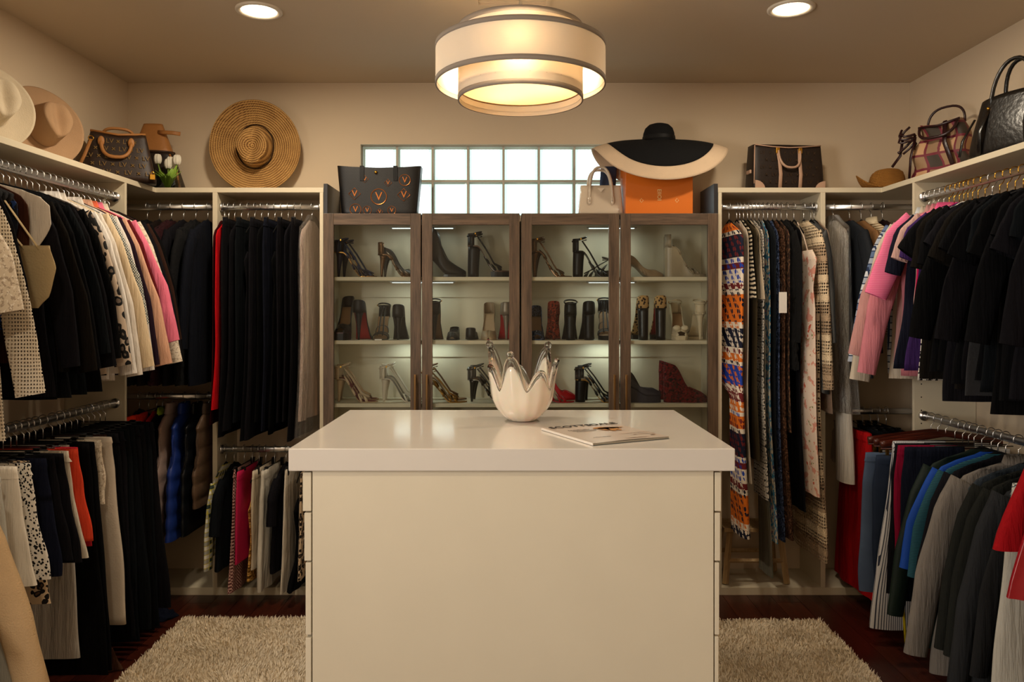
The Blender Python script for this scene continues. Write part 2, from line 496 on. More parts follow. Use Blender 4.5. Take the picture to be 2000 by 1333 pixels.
SHEERB = pat('brown_sheer_rib', f_stripe(['6b4a2c', '8a6440'], 34, 'X', 0.5), 0.6)
STRAW = pat('golden_straw', f_straw('6b4522', 'c79a5c'))
STRAWD = pat('tan_woven_straw', f_straw('7a4d1c', 'b9803a', 1.6, False))

# ------------------------------------------------------------------ room shell
XL, XR, YB, YF, ZC = -2.187, 2.265, 4.402, -1.45, 2.807
XLF, XRF, YC = -1.891, 1.961, 4.102            # fronts of the closet shelves
WX0, WX1, WZ0, WZ1 = PX(704, YB), PX(704, YB) + 9 * 0.2035, PZ(282, YB) - 2 * 0.2035, PZ(282, YB)

fl = struct(MB().box(XL - .1, XR + .1, YF - .1, YB + .1, -0.12, -0.006).build('floor', FLOORB, smooth=False))
pw = 0.127
plank_len = [0.9, 1.2, 1.5]
y_end = YB + 0.08
for i in range(int((XR - XL) / pw) + 1):
    y = YF - rnd.uniform(0.05, 0.9)
    while y < y_end - 0.02:
        ln = rnd.choice(plank_len)
        ya, yb_ = max(y, YF - .05), min(y + ln, y_end)
        if yb_ - ya > 0.03:
            MB().box(XL + i * pw + .001, XL + (i + 1) * pw - .001, ya + .001, yb_ - .001, -0.012, 0.0).build('plank', rnd.choice((FLOORW, FLOORW2)), fl, False)
        y += ln
bw = MB()
bw.box(XL - .15, WX0, YB, YB + .15, 0, ZC).box(WX1, XR + .15, YB, YB + .15, 0, ZC).box(WX0, WX1, YB, YB + .15, 0, WZ0).box(WX0, WX1, YB, YB + .15, WZ1, ZC)
struct(bw.build('wall_back', WALLM, smooth=False))
fy0, fy1, fz0, fz1 = -0.55, 0.85, 1.0, 2.45
struct(MB().box(XL - .15, XL, YF - .15, fy0, 0, ZC).box(XL - .15, XL, fy1, YB + .15, 0, ZC).box(XL - .15, XL, fy0, fy1, 0, fz0).box(XL - .15, XL, fy0, fy1, fz1, ZC).build('wall_left', WALLM, smooth=False))
struct(MB().box(XR, XR + .15, YF - .15, YB + .15, 0, ZC).build('wall_right', WALLM, smooth=False))
struct(MB().box(XL - .15, XR + .15, YF - .15, YF, 0, ZC).build('wall_front', WALLM, smooth=False))
struct(MB().box(XL - .15, XR + .15, YF - .15, YB + .15, ZC, ZC + .12).build('ceiling', CEILM, smooth=False))
w2 = struct(MB().box(XL - .12, XL - .04, fy0, fy0 + .05, fz0, fz1).box(XL - .12, XL - .04, fy1 - .05, fy1, fz0, fz1).box(XL - .12, XL - .04, fy0 + .05, fy1 - .05, fz0, fz0 + .05).box(XL - .12, XL - .04, fy0 + .05, fy1 - .05, fz1 - .05, fz1).build('added_side_window', MELA, smooth=False))  # added window, out of view, framing the light from the left
MB().box(XL - .085, XL - .079, fy0 + .05, fy1 - .05, fz0 + .05, fz1 - .05).build('window_pane', PANE, w2, False)

# glass block window
MORTAR = flat('block_mortar', 'b5ab9c', 0.8, 0.2)
win = MB(); bs = 0.2035; jt = 0.006
for i in range(10): win.box(WX0 + i * bs - jt, WX0 + i * bs + jt, YB + .035, YB + .115, WZ0, WZ1)
for j in range(3): win.box(WX0, WX1, YB + .036, YB + .114, WZ0 + j * bs - jt, WZ0 + j * bs + jt)
win = struct(win.build('window_1', MORTAR, smooth=False))
gb = MB(); h = bs / 2 - jt; e = 0.016
for s, y in ((1, -0.045), (-1, 0.045)):
    gb.rings([[(-h, y + s * .01, -h), (h, y + s * .01, -h), (h, y + s * .01, h), (-h, y + s * .01, h)], [(-h + .004, y, -h + .004), (h - .004, y, -h + .004), (h - .004, y, h - .004), (-h + .004, y, h - .004)],
              [(-h + e, y + s * .001, -h + e), (h - e, y + s * .001, -h + e), (h - e, y + s * .001, h - e), (-h + e, y + s * .001, h - e)]], mi=1)
    gb.add([(-h + e, y + s * .001, -h + e), (h - e, y + s * .001, -h + e), (h - e, y + s * .001, h - e), (-h + e, y + s * .001, h - e)], [(0, 1, 2, 3)])
gbm = gb.mesh('glass_block', [BLOCKG, BLOCKRIM], False)
for i in range(9):
    for j in range(2):
        o = link('glass_block', gbm, win); o.location = (WX0 + (i + .5) * bs, YB + .075, WZ0 + (j + .5) * bs)

# ceiling register above the pendant
vent = thing('ceiling_vent', 'brown slatted air register in the ceiling above the drum pendant', 'vent', (PX(1000, 3.19), 3.19, ZC))
MB().box(-.16, .16, -.08, -.06, -.008, 0).box(-.16, .16, .06, .08, -.008, 0).box(-.16, -.14, -.06, .06, -.008, 0).box(.14, .16, -.06, .06, -.008, 0).build('frame', CEILM, vent, False)
for i in range(6): MB().box(-.14, .14, -.05 + i * .018, -.046 + i * .018, -.007, 0).build('slat', CEILM, vent, False)

# ------------------------------------------------------------------ recessed lights
LENS = emis('recessed_lamp_lens', (1.0, 0.82, 0.55), 14)
TRIMW = flat('white_trim', 'd9cdbb', 0.45, 0.4)
def can(x, y, label, power, group=None):
    t = thing('recessed_light', label, 'ceiling light', (x, y, ZC), 0, group)
    MB().lathe([(0.098, 0.0), (0.098, -0.006), (0.09, -0.010), (0.076, -0.007), (0.074, -0.0015)], 36).build('trim_ring', TRIMW, t)
    MB().lathe([(0.075, -0.003), (0.04, -0.006), (0.001, -0.007)], 32).build('lens', LENS, t)
    l = bpy.data.lights.new('recessed_light_beam', 'AREA'); l.shape = 'DISK'; l.size = 0.14; l.energy = power; l.color = (1.0, 0.85, 0.65)
    o = bpy.data.objects.new('recessed_light_beam', l); COL.objects.link(o); o.location = (x, y, ZC - 0.012); o.parent = None
can(PX(506, 3.325), 3.325, 'round recessed ceiling light on the felt hats side', 20)
can(PX(1545, 3.30), 3.30, 'round recessed ceiling light on the plaid bag side', 12)
can(-1.09, 1.0, 'added unseen recessed ceiling light in the front half of the room', 12, 'added front recessed lights')  # this lamp and the next are added out of view for more light
can(1.20, 1.0, 'added unseen recessed ceiling light in the front half of the room', 5, 'added front recessed lights')

# ------------------------------------------------------------------ pendant
PXC, PYC = PX(1016.5, 2.88), 2.88
pen = thing('pendant_light', 'two-tier cream fabric drum pendant with grey trim bands', 'pendant lamp', (PXC, PYC, 2.297))
def drum(r, z0, z1, name):
    MB().lathe([(r, z0), (r, z1)], 72).lathe([(r - .003, z1), (r - .003, z0)], 72).build(name, SHADE, pen)
    for a, b in ((z0, z0 + .017), (z1 - .017, z1)):
        MB().lathe([(r - .004, a), (r + .0015, a - .0005), (r + .0015, b + .0005), (r - .004, b)], 72).build('trim_band', TRIMB, pen)
drum(0.315, 0.057, 0.205, 'outer_shade')
drum(0.2318, 0.0, 0.269, 'inner_shade')
MB().lathe([(0.228, 0.046), (0.15, 0.0465), (0.001, 0.047)], 48).build('diffuser', DIFFU, pen)
MB().lathe([(0.2285, 0.252), (0.15, 0.2525), (0.008, 0.253)], 48).build('top_cover', shade_mat('top_cover', 'e8dcc8', 0.22), pen)
MB().tube([(0.229 * math.cos(2 * PI * i / 48), 0.229 * math.sin(2 * PI * i / 48), 0.043) for i in range(48)], 0.0028, 6, closed=True).build('diffuser_ring', BRONZE, pen)
for i in range(4):
    a = PI / 4 + i * PI / 2 + .2
    MB().tube([(0.0 * math.cos(a), 0.0 * math.sin(a), 0.19), (0.313 * math.cos(a), 0.313 * math.sin(a), 0.19)], 0.003, 6).build('strut', CHROME, pen)
MB().tube([(0, 0, 0.19), (0, 0, ZC - 2.297 - 0.02)], 0.006, 8).build('stem', CHROME, pen)
MB().lathe([(0.001, ZC - 2.297 - .03), (0.05, ZC - 2.297 - .028), (0.065, ZC - 2.297 - .01), (0.065, ZC - 2.297)], 24).build('canopy', CHROME, pen)
BULB = emis('bulb', (1.0, 0.74, 0.42), 6)
for i in range(3):
    a = i * 2 * PI / 3
    MB().ball((0.12 * math.cos(a), 0.12 * math.sin(a), 0.175), 0.028).build('bulb', BULB, pen)
    l = bpy.data.lights.new('pendant_bulb_light', 'POINT'); l.energy = 17; l.color = (1.0, 0.74, 0.45); l.shadow_soft_size = 0.03
    o = bpy.data.objects.new('pendant_bulb_light', l); COL.objects.link(o); o.location = (PXC + 0.12 * math.cos(a), PYC + 0.12 * math.sin(a), 2.297 + 0.175)
    MB().ball((0.272 * math.cos(a + .5), 0.272 * math.sin(a + .5), 0.14), 0.016).build('bulb', BULB, pen)
    o = bpy.data.objects.new('pendant_bulb_light', l.copy()); COL.objects.link(o); o.data.energy = 2.2
    o.location = (PXC + 0.272 * math.cos(a + .5), PYC + 0.272 * math.sin(a + .5), 2.297 + 0.14)


# ------------------------------------------------------------------ closet carcass
ST0, ST1 = 2.138, 2.164          # top shelf
RZ = 2.066                       # upper rods
YROD, XRODL, XRODR = 4.15, -1.935, 2.005
ROD_LL, ROD_B1L, ROD_B2L, ROD_B4L, ROD_RL = 1.06, 1.05, 0.766, 0.97, 1.00
YP_L, YP_R = 3.777, 3.77         # end partitions of the side runs
YNEAR = 1.35
def shelf_L(name, label, pts):
    m = MB(); n = len(pts)
    m.rings([[(x, y, ST0) for x, y in pts], [(x, y, ST1) for x, y in pts]], True, True, True)
    return tag(m.build(name, MELA, smooth=False, bevel=0.0015), label, 'shelf')
CL, CR = PX(632, YC), PX(1402, YC)   # cabinet block sides
shelf_L('top_shelf', 'cream L-shaped top shelf carrying the felt hats and straw sombrero',
        [(XL + .001, YNEAR), (XLF, YNEAR), (XLF, YC), (CL - .001, YC), (CL - .001, YB - .001), (XL + .001, YB - .001)])
shelf_L('top_shelf', 'cream L-shaped top shelf carrying the travel bag and plaid bag',
        [(CR + .001, YC), (XRF, YC), (XRF, YNEAR), (XR - .001, YNEAR), (XR - .001, YB - .001), (CR + .001, YB - .001)])

def panel(m_or_parent, x0, x1, y0, y1, z0=0.041, z1=ST0, name='upright_panel'):
    return MB().box(x0, x1, y0, y1, z0, z1).build(name, MELA, m_or_parent, False, 0.0012)
def rod(parent, a, b, z):
    """oval chrome rail with end sockets, a and b are (x, y)"""
    a = Vector((a[0], a[1], z)); b = Vector((b[0], b[1], z))
    o = MB().tube([a, b], 0.016, 12, flat=(1.0, 0.5, (0, 0, 1))).build('hanging_rod', CHROME, parent)
    d = (b - a).normalized()
    for p, s in ((a, 1), (b, -1)):
        MB().tube([p, p + d * s * 0.012], 0.024, 14).build('rod_socket', CHROME, o)
    return o
HOLE = flat('shelf_pin_hole', '2a241c', 0.8, 0.2)
def pin_holes(parent, pts, n):
    for (x, y, z) in pts:
        q = Vector(n).orthogonal().normalized(); w = Vector(n).cross(q); c = Vector((x, y, z)) + Vector(n) * .0006
        MB().add([c + q * (.0035 * math.cos(k * PI / 4)) + w * (.0035 * math.sin(k * PI / 4)) for k in range(8)], [tuple(range(8))]).build('pin_hole', HOLE, parent, False)

u = thing('closet_unit', 'cream closet section with two chrome rails under the felt hats', 'closet', (0, 0, 0))
pl = panel(u, XL + .002, XLF, YP_L, YP_L + .019, 0.0)
pin_holes(pl, [(XLF - .035, YP_L, 1.95 - .064 * i) for i in range(8)] + [(XLF - .24, YP_L, 1.95 - .064 * i) for i in range(8)], (0, -1, 0))
panel(u, XL + .002, XLF, YNEAR, YNEAR + .019, 0.0)
rod(u, (XRODL, YNEAR + .02), (XRODL, YP_L - .001), RZ)
rod(u, (XRODL, YNEAR + .02), (XRODL, YP_L - .001), ROD_LL)

X12 = PX(425, YC) - .027
u = thing('closet_unit', 'cream two-bay closet section under the tulips and the straw sombrero', 'closet', (0, 0, 0))
panel(u, X12, X12 + .025, YC, YB - .002)
panel(u, CL - .021, CL - .002, YC, YB - .002)
MB().box(XL + .002, CL - .002, YC + .012, YB - .002, 0.022, 0.041).build('bottom_deck', MELA, u, False, .001)
MB().box(XL + .3, CL - .002, YC, YC + .018, 0.0, 0.0405).build('plinth', MELA, u, False, .001)
rod(u, (XL + .003, YROD), (X12 - .001, YROD), RZ); rod(u, (XL + .003, YROD), (X12 - .001, YROD), ROD_B1L)
rod(u, (X12 + .026, YROD), (CL - .022, YROD), RZ); rod(u, (X12 + .026, YROD), (CL - .022, YROD), ROD_B2L)
pin_holes(u, [(CL - .0215, YC + .04, 1.95 - .064 * i) for i in range(8)], (-1, 0, 0))

X34 = PX(1603, YC)
u = thing('closet_unit', 'cream two-bay closet section under the travel bag and curled straw hat', 'closet', (0, 0, 0))
panel(u, X34, X34 + .025, YC, YB - .002)
panel(u, CR + .002, CR + .021, YC, YB - .002)
MB().box(CR + .002, XR - .002, YC + .012, YB - .002, 0.022, 0.041).build('bottom_deck', MELA, u, False, .001)
MB().box(CR + .002, XR - .3, YC, YC + .018, 0.0, 0.0405).build('plinth', MELA, u, False, .001)
rod(u, (CR + .022, YROD), (X34 - .001, YROD), RZ)
rod(u, (X34 + .026, YROD), (XR - .003, YROD), RZ); rod(u, (X34 + .026, YROD), (XR - .003, YROD), ROD_B4L)
pin_holes(u, [(X34 - .0005, YC + .04, 1.95 - .064 * i) for i in range(8)], (-1, 0, 0))

u = thing('closet_unit', 'cream closet section with two chrome rails under the plaid bag', 'closet', (0, 0, 0))
pl = panel(u, XRF, XR - .002, YP_R, YP_R + .019, 0.0)
pin_holes(pl, [(XRF + .035, YP_R, 2.05 - .064 * i) for i in range(26)], (0, -1, 0))
panel(u, XRF, XR - .002, YNEAR, YNEAR + .019, 0.0)
MB().box(XRF, XR - .002, YNEAR + .02, YP_R - .001, 0.0, 0.06).build('bottom_deck', MELA, u, False, .001)
rod(u, (XRODR, YNEAR + .02), (XRODR, YP_R - .001), RZ)
rod(u, (XRODR, YNEAR + .02), (XRODR, YP_R - .001), ROD_RL)

# ------------------------------------------------------------------ glass-door shoe cabinets
ZCAB = PZ(418, YC)              # cabinet top surface
SHZ = [1.690, 1.352, 1.016, 0.68, 0.345, 0.055]
LEDM = emis('led_strip_glow', (0.86, 1.0, 0.95), 4)
LEDB = flat('led_housing', '8e9092', 0.35, 0.5, 0.8)
def display_cabinet(x0, x1, label, led0, led1, side):
    t = thing('display_cabinet', label, 'cabinet', (0, 0, 0))
    th = .018; yb = YB - .004; yf = YC + .002
    for a, b in ((x0 + .002, x0 + th), (x1 - th, x1 - .002)):
        MB().box(a, b, yf, yb, 0.0, ZCAB - .03).build('side_panel', MELA, t, False)
    MB().box(x0 + th, x1 - th, yb - .006, yb, .05, ZCAB - .03).build('back_panel', MELA, t, False)
    MB().box(x0 + .001, x1 - .001, yf, yb, ZCAB - .03, ZCAB - .004).build('top_panel', CHARC, t, False)
    for z in SHZ:
        MB().box(x0 + th + .001, x1 - th - .001, yf + .008, yb - .007, z - .020, z).build('shelf', MELA, t, False, .001)
    # rails behind the shelf backs
    for z in SHZ[:3]:
        MB().box(x0 + th + .001, x1 - th - .001, yb - .014, yb - .0065, z - .105, z - .021).build('back_rail', MELA, t, False)
    for i, z in enumerate([1.968] + [s - .020 for s in SHZ[:2]]):
        ly = YC + (.13 if i < 2 else .2)
        l = MB().box(led0, led1, ly, ly + .02, z - .006, z - .0005).build('led_strip', LEDB, t, False)
        MB().box(led0 + .012, led1 - .012, ly + .002, ly + .018, z - .0075, z - .0055).build('led_lens', LEDM, l, False)
        a = area('led_strip_light', ((led0 + led1) / 2, ly + .01, z - .009), (0, 0, 0), led1 - led0 - .03,   .015, 0.35, (0.85, 1.0, 0.94)); a.parent = t
    # doors
    xm = (x0 + x1) / 2; g = .003; fy0, fy1 = YC - .022, YC - .001; sw = .055; z0, z1 = .06, ZCAB
    for k, (a, b) in enumerate(((x0 + g, xm - g), (xm + g, x1 - g))):
        d = bpy.data.objects.new('door', None); COL.objects.link(d); d.parent = t
        for p, q in ((a, a + sw), (b - sw, b)):
            MB().box(p, q, fy0, fy1, z0, z1).build('stile', DARKWOOD, d, False, .0015)
        for p, q in ((z0, z0 + .06), (z1 - .06, z1)):
            MB().box(a + sw, b - sw, fy0 + .0005, fy1, p, q).build('rail', DARKWOODX, d, False, .001)
        MB().box(a + sw - .004, b - sw + .004, fy0 + .009, fy0 + .013, z0 + .056, z1 - .056).build('glass_pane', PANE, d, False)
        hx = b - .028 if k == 0 else a + .028
        MB().box(hx - .006, hx + .006, fy0 - .028, fy0 - .018, 0.93, 1.175).box(hx - .005, hx + .005, fy0 - .02, fy0, 0.945, 0.957).box(hx - .005, hx + .005, fy0 - .02, fy0, 1.148, 1.16).build('handle', BRONZE, d, False, .002)
    # raised dark end panel beside the top
    sx = (x0 - .0, x0 + .021) if side < 0 else (x1 - .021, x1)
    MB().box(sx[0], sx[1], YC - .001, YB - .004, ZCAB - .003, PZ(359, YC)).build('end_panel', CHARC, t, False, .001)
    return t
XM = PX(1016.5, YC)
display_cabinet(CL, XM - .002, 'dark oak shoe cabinet with glass doors, black monogram tote on top', PX(762, 4.24), PX(889, 4.24), -1)
display_cabinet(XM + .002, CR, 'dark oak shoe cabinet with glass doors, orange box on top', PX(1146, 4.24), PX(1243, 4.24), 1)

# ------------------------------------------------------------------ island
DF = 2.45
CT = CAMZ - 277 * DF / F          # countertop height
CX0, CX1 = PX(563, DF), PX(1436, DF)
CYB = DF * 1.377
CTH = 44 * DF / F
tag(MB().box(CX0, CX1, DF, CYB, CT - CTH, CT).build('island_countertop', QUARTZ, smooth=False, bevel=.003), 'thick glossy white countertop on the closet island', 'countertop')
isl = thing('closet_island', 'cream lacquered closet island with drawers on both long sides', 'island', (0, 0, 0))
IB = CT - CTH - .0005
DI = DF + .035
bx0, bx1 = PX(613, DI), PX(1391, DI)
MB().box(bx0 + .016, bx1 - .016, DI + .004, CYB - .035, 0.0, IB).build('body', ISLM, isl, False)
MB().box(bx0, bx1, DI - .018, DI + .003, 0.0, IB).build('end_panel', ISLM, isl, False, .0015)
MB().box(bx0, bx1, CYB - .034, CYB - .016, 0.0, IB).build('end_panel', ISLM, isl, False, .0015)
dz = [IB - .004, PZ(998, DI), PZ(1094.5, DI), PZ(1238, DI), .03]
for side in (-1, 1):
    off = [.031, .026, .022, .022] if side < 0 else [.024, .021, .018, .016]
    for i in range(4):
        xa = bx0 if side < 0 else bx1
        d = MB().box(min(xa + side * .004, xa + side * off[i]), max(xa + side * .004, xa + side * off[i]), DI + .012 - .03, CYB - .045, dz[i + 1] + .003, dz[i] - .003 - (0.004 if i == 3 and side < 0 else 0)).build('drawer', ISLM, isl, False, .0015)

# ------------------------------------------------------------------ shag rugs
SHAG = plain('e6d8c0', 0.95, 0, sheen=0.2)
SHAGB = plain('cfbea3', 0.95, 0)
def shag(label, x0, x1, y0, y1, seed):
    r = random.Random(seed)
    t = thing('shag_rug', label, 'rug', ((x0 + x1) / 2, (y0 + y1) / 2, 0))
    hx, hy = (x1 - x0) / 2, (y1 - y0) / 2
    MB().box(-hx, hx, -hy, hy, 0.001, 0.014).build('backing', SHAGB, t, False)
    m = MB(); vs_ = []; fs = []
    for i in range(46000):
        x = r.uniform(-hx, hx); y = r.uniform(-hy, hy)
        a = r.uniform(0, 2 * PI); ln = r.uniform(.011, .024); w = r.uniform(.0016, .003); le = r.uniform(.3, 1.1)
        q = mnoise.noise(Vector((x * 6 + seed, y * 6, 0))) * 2.0
        dx, dy = math.cos(a) * le * ln * .6 + q * .008, math.sin(a) * le * ln * .6 + q * .006
        px_, py_ = -math.sin(a) * w, math.cos(a) * w
        b = len(vs_)
        z1 = .012 + ln * .62; z2 = .012 + ln * (.75 + .25 * (1 - le * .5))
        vs_ += [(x - px_, y - py_, .010), (x + px_, y + py_, .010), (x + px_ * .9 + dx * .45, y + py_ * .9 + dy * .45, z1), (x - px_ * .9 + dx * .45, y - py_ * .9 + dy * .45, z1), (x + dx, y + dy, z2)]
        fs += [(b, b + 1, b + 2, b + 3), (b + 3, b + 2, b + 4)]
    m.v = vs_; m.f = fs
    o = m.build('pile', SHAG, t, True); o['kind'] = 'stuff'
shag('cream shag runner on the dark floor beside the rail of felt hats', PX(357, 3.757), bx0 - .06, 1.9, 3.757, 3)
shag('cream shag runner on the dark floor beside the rail of black tees', bx1 + .05, PX(1605, 3.725), 1.9, 3.73, 9)

# ------------------------------------------------------------------ hangers and garments
# Garment space: +x points into the aisle from the rod, y runs along the rod, z is up; origin on the rod axis.
RODS = {
    'LU': ('y', XRODL, RZ, 0.0, 'on the rail under the felt hats'),
    'LL': ('y', XRODL, ROD_LL, 0.0, 'on the low rail beneath the felt hats'),
    'B1': ('x', YROD, RZ, -90.0, 'in the corner under the tulips'),
    'B1L': ('x', YROD, ROD_B1L, -90.0, 'on the low corner rail under the tulips'),
    'B2': ('x', YROD, RZ, -90.0, 'on the rail under the sombrero'),
    'B2L': ('x', YROD, ROD_B2L, -90.0, 'on the low rail under the sombrero'),
    'B3': ('x', YROD, RZ, -90.0, 'on the rail under the travel bag'),
    'B4': ('x', YROD, RZ, -90.0, 'in the corner under the curled straw hat'),
    'B4L': ('x', YROD, ROD_B4L, -90.0, 'on the low rail under the curled straw hat'),
    'RU': ('y', XRODR, RZ, 180.0, 'on the rail under the plaid bag'),
    'RL': ('y', XRODR, ROD_RL, 180.0, 'on the low rail beneath the plaid bag'),
}
def hook_mb(neck=-0.062, lean=1):
    m = MB(); p = []
    for i in range(13):
        a = R(-35 + 215 * i / 12)
        p.append((lean * 0.021 * math.cos(a), 0, 0.003 + 0.021 * math.sin(a)))
    p += [(-lean * 0.02, 0, -.012), (-lean * 0.012, 0, -.026), (0, 0, -.036), (0, 0, neck)]
    return m.tube(p, 0.0021, 6)
def arms_mb(w=.2, drop=.075, r=.006, top=-.062, thick=0.7, bar=False, fat=False):
    m = MB(); p = []
    n = 12
    for i in range(-n, n + 1):
        t = i / n
        p.append((w * t, 0, top - drop * abs(t) ** 1.15))
    m.tube(p, [r * (1.0 + (0.9 * abs(i / n) if fat else 0)) for i in range(-n, n + 1)], 8, flat=(1.0, thick, (0, 0, 1)))
    return m
def make_hangers():
    H = {}
    def hk(n, mats, neck=-.062): return hook_mb(-.074).mesh('hook', mats)
    chrome = hk('hook', CHROME); gold = hk('hook', GOLDM)
    H['velvet'] = (chrome, [('arms', arms_mb(.165, .08, .006, -.07, .38).mesh('arms', plain('0b0b0c', 0.95)))], 'black velvet hanger with a silver hook', None)
    H['white'] = (chrome, [('arms', arms_mb(.165, .08, .0055, -.07, .42).mesh('arms', WHITEP))], 'white tubular hanger with a silver hook', None)
    H['gold'] = (gold, [('arms', arms_mb(.165, .08, .0035, -.07, .7).mesh('arms', GOLDM))], 'twisted gold wire hanger', None)
    H['wood'] = (chrome, [('arms', arms_mb(.165, .08, .008, -.072, .4, fat=True).mesh('arms', MAHOG))], 'dark wooden hanger', None)
    gpeg = MB().box(-.006, .006, -.006, .006, -.186, -.128).mesh('clip', GOLDM, False)
    H['woodclip'] = (chrome, [('arms', arms_mb(.30, .045, .009, -.062, .6, fat=True).mesh('arms', MAHOG)), ('trouser_bar', MB().tube([(-.24, 0, -.125), (.30, 0, -.125)], .004, 8).mesh('trouser_bar', MAHOG)), ('clip@0.10', gpeg), ('clip@0.27', gpeg)], 'dark wooden hanger with a trouser bar', None)
    H['fat'] = (chrome, [('arms', arms_mb(.19, .08, .009, -.075, .8, fat=True).mesh('arms', plain('101012', 0.9)))], 'broad padded black hanger', None)
    bar = MB().tube([(-.17, 0, -.075), (.17, 0, -.075)], .0025, 6).mesh('bar', BLACKP)
    clip = MB().box(-.012, .012, -.008, .008, -.112, -.068).mesh('clip', BLACKP, False)
    H['clip'] = (chrome, [('bar', bar), ('clip@-0.13', clip), ('clip@0.13', clip)], 'clip hanger with black grips', None)
    wclip = MB().box(-.03, .03, -.009, .009, -.105, -.085).mesh('clip', WHITEP, False)
    H['wclip'] = (chrome, [('bar', bar), ('clip@-0.12', wclip), ('clip@0.15', wclip)], 'wire hanger with white foam grips', None)
    return H
HANG = make_hangers()
def put(rodk, pos, ang=0.0, dz=0.0):
    ax, c, z, rz, _ = RODS[rodk]
    loc = (c, pos, z + dz) if ax == 'y' else (pos, c, z + dz)
    return loc, R(rz + ang)
def hanger(rodk, pos, kind, ang=0.0, ws=1.0):
    loc, rz = put(rodk, pos, ang)
    hookm, parts, desc, _ = HANG[kind]
    t = thing('coat_hanger' if kind not in ('clip', 'wclip') else 'clip_hanger', desc + ' ' + RODS[rodk][4], 'hanger', loc, rz, desc + ' ' + RODS[rodk][4])
    link('hook', hookm, t)
    for nm, me in parts:
        q = nm.split('@')
        o = link(q[0], me, t)
        if len(q) > 1: o.location = (float(q[1]), 0, 0)
        elif q[0] == 'arms': o.scale = (ws, 1, 1)
    return t

RPH = [0.0, 0.0, 0.0, 0.0]           # fold phases of the rail being filled
def sway(x, z, fold):
    a = fold * min(1.0, 0.2 + max(0.0, -z) * 1.3)
    return a * (math.sin(19 * x + RPH[0] + 1.7 * z) + 0.45 * math.sin(37 * x + RPH[1] - 2.3 * z)) + 0.006 * min(1.0, -z) * math.sin(4.0 * z + RPH[2])
def shell(levels, ht, seed, fold=0.010, waves=3, pleat=0.0, npl=9, N=40, puff=0.0, fuzz=0.0, rag=0.0, cap=True):
    """closed hanging cloth: levels = (z, xmin, xmax, thickness factor)"""
    r = random.Random(seed); ph = [r.uniform(0, 6.28) for _ in range(6)]
    m = MB(); rings = []; uvs = []
    z0, zL = levels[0][0], levels[-1][0]; H_ = max(1e-4, z0 - zL)
    for (z, xa, xb, tf) in levels:
        t = (z0 - z) / H_; c = (xa + xb) / 2; hw = (xb - xa) / 2; ring = []
        amp = fold * (0.25 + 0.75 * min(1.0, t * 1.6))
        for j in range(N):
            a = 2 * PI * j / N; ca, sa = math.cos(a), math.sin(a)
            x = c + hw * math.copysign(abs(ca) ** 0.72, ca)
            y = ht * tf * math.copysign(abs(sa) ** 0.8, sa)
            if pleat:
                y *= 1 + pleat * (0.3 + 0.7 * t) * math.sin(npl * a + ph[4] + 1.2 * math.sin(3 * t + ph[5]))
                x += pleat * .012 * t * math.sin(npl * a + ph[3])
            if puff:
                q = abs(math.sin(PI * z / 0.085 + .25 * math.sin(9 * x + ph[0])))
                y *= 0.72 + puff * q ** 0.5; x = c + (x - c) * (0.97 + 0.03 * q)
            y += sway(x, z, fold)
            x += (0.006 * math.sin(5 * t + ph[3]) + .003 * math.sin(13 * t + ph[1])) * t
            zz = z + (rag * t * math.sin(4 * a + ph[2]) if t > .95 else 0)
            if fuzz:
                nv = mnoise.noise(Vector((x * 38 + seed, y * 38 + a, z * 38))); k = fuzz * (nv + r.uniform(-.6, .6))
                x += k * ca; y += .2 * k * (sa if abs(sa) > .1 else 0); zz += k * .4
            ring.append((x, y, zz)); uvs.append(((x - c) / max(hw, .02) * .2 + 1.3 * ht * math.copysign(abs(sa) ** .8, sa), zz))
        rings.append(ring)
    m.rings(rings, True, cap, False, uvs)
    return m
FOLD = 0.006
def sleeve_mb(path, ra, rb, thick, seed, N=14):
    r = random.Random(seed); ph = r.uniform(0, 6); m = MB(); rr = []; uvs = []
    P = [Vector((x, y, z)) for x, y, z in path]
    # resample
    seg = [(P[i + 1] - P[i]).length for i in range(len(P) - 1)]; tot = sum(seg); n = 16
    for i in range(n + 1):
        d = tot * i / n; k = 0
        while k < len(seg) - 1 and d > seg[k]: d -= seg[k]; k += 1
        f = min(1, d / seg[k]); p = P[k].lerp(P[k + 1], f)
        tg = (P[min(k + 1, len(P) - 1)] - P[k]).normalized()
        if f > .7 and k + 2 < len(P): tg = tg.lerp((P[k + 2] - P[k + 1]).normalized(), (f - .7) / .6).normalized()
        na = Vector((0, 1, 0)).cross(tg).normalized()
        t = i / n; rad = ra + (rb - ra) * t
        wr = 1 + .035 * math.sin(7 * t + ph) + .02 * math.sin(19 * t + ph)
        ring = []
        for j in range(N):
            a = 2 * PI * j / N
            q = p + na * (math.cos(a) * rad * wr) + Vector((0, 1, 0)) * (math.sin(a) * thick * (1 + .06 * math.sin(3 * a + 9 * t + ph)) + sway(p.x + math.cos(a) * rad, p.z, FOLD))
            ring.append(q); uvs.append((q.x + q.y, q.z))
        rr.append(ring)
    m.rings(rr, True, True, False, uvs)
    return m
_seed = [100]
def lerp_levels(keys, n=24):
    """keys (z, xa, xb, tf) interpolated smoothly"""
    out = []; z0 = keys[0][0]; z1 = keys[-1][0]
    zs = sorted(set([k[0] for k in keys] + [z0 + (z1 - z0) * i / n for i in range(n + 1)]), reverse=True)
    for z in zs:
        for a, b in zip(keys, keys[1:]):
            if a[0] >= z >= b[0]:
                f = (a[0] - z) / max(1e-6, a[0] - b[0]); f = f * f * (3 - 2 * f) * .5 + f * .5
                out.append((z,) + tuple(a[i] + (b[i] - a[i]) * f for i in (1, 2, 3))); break
    return out
WALLS = .232
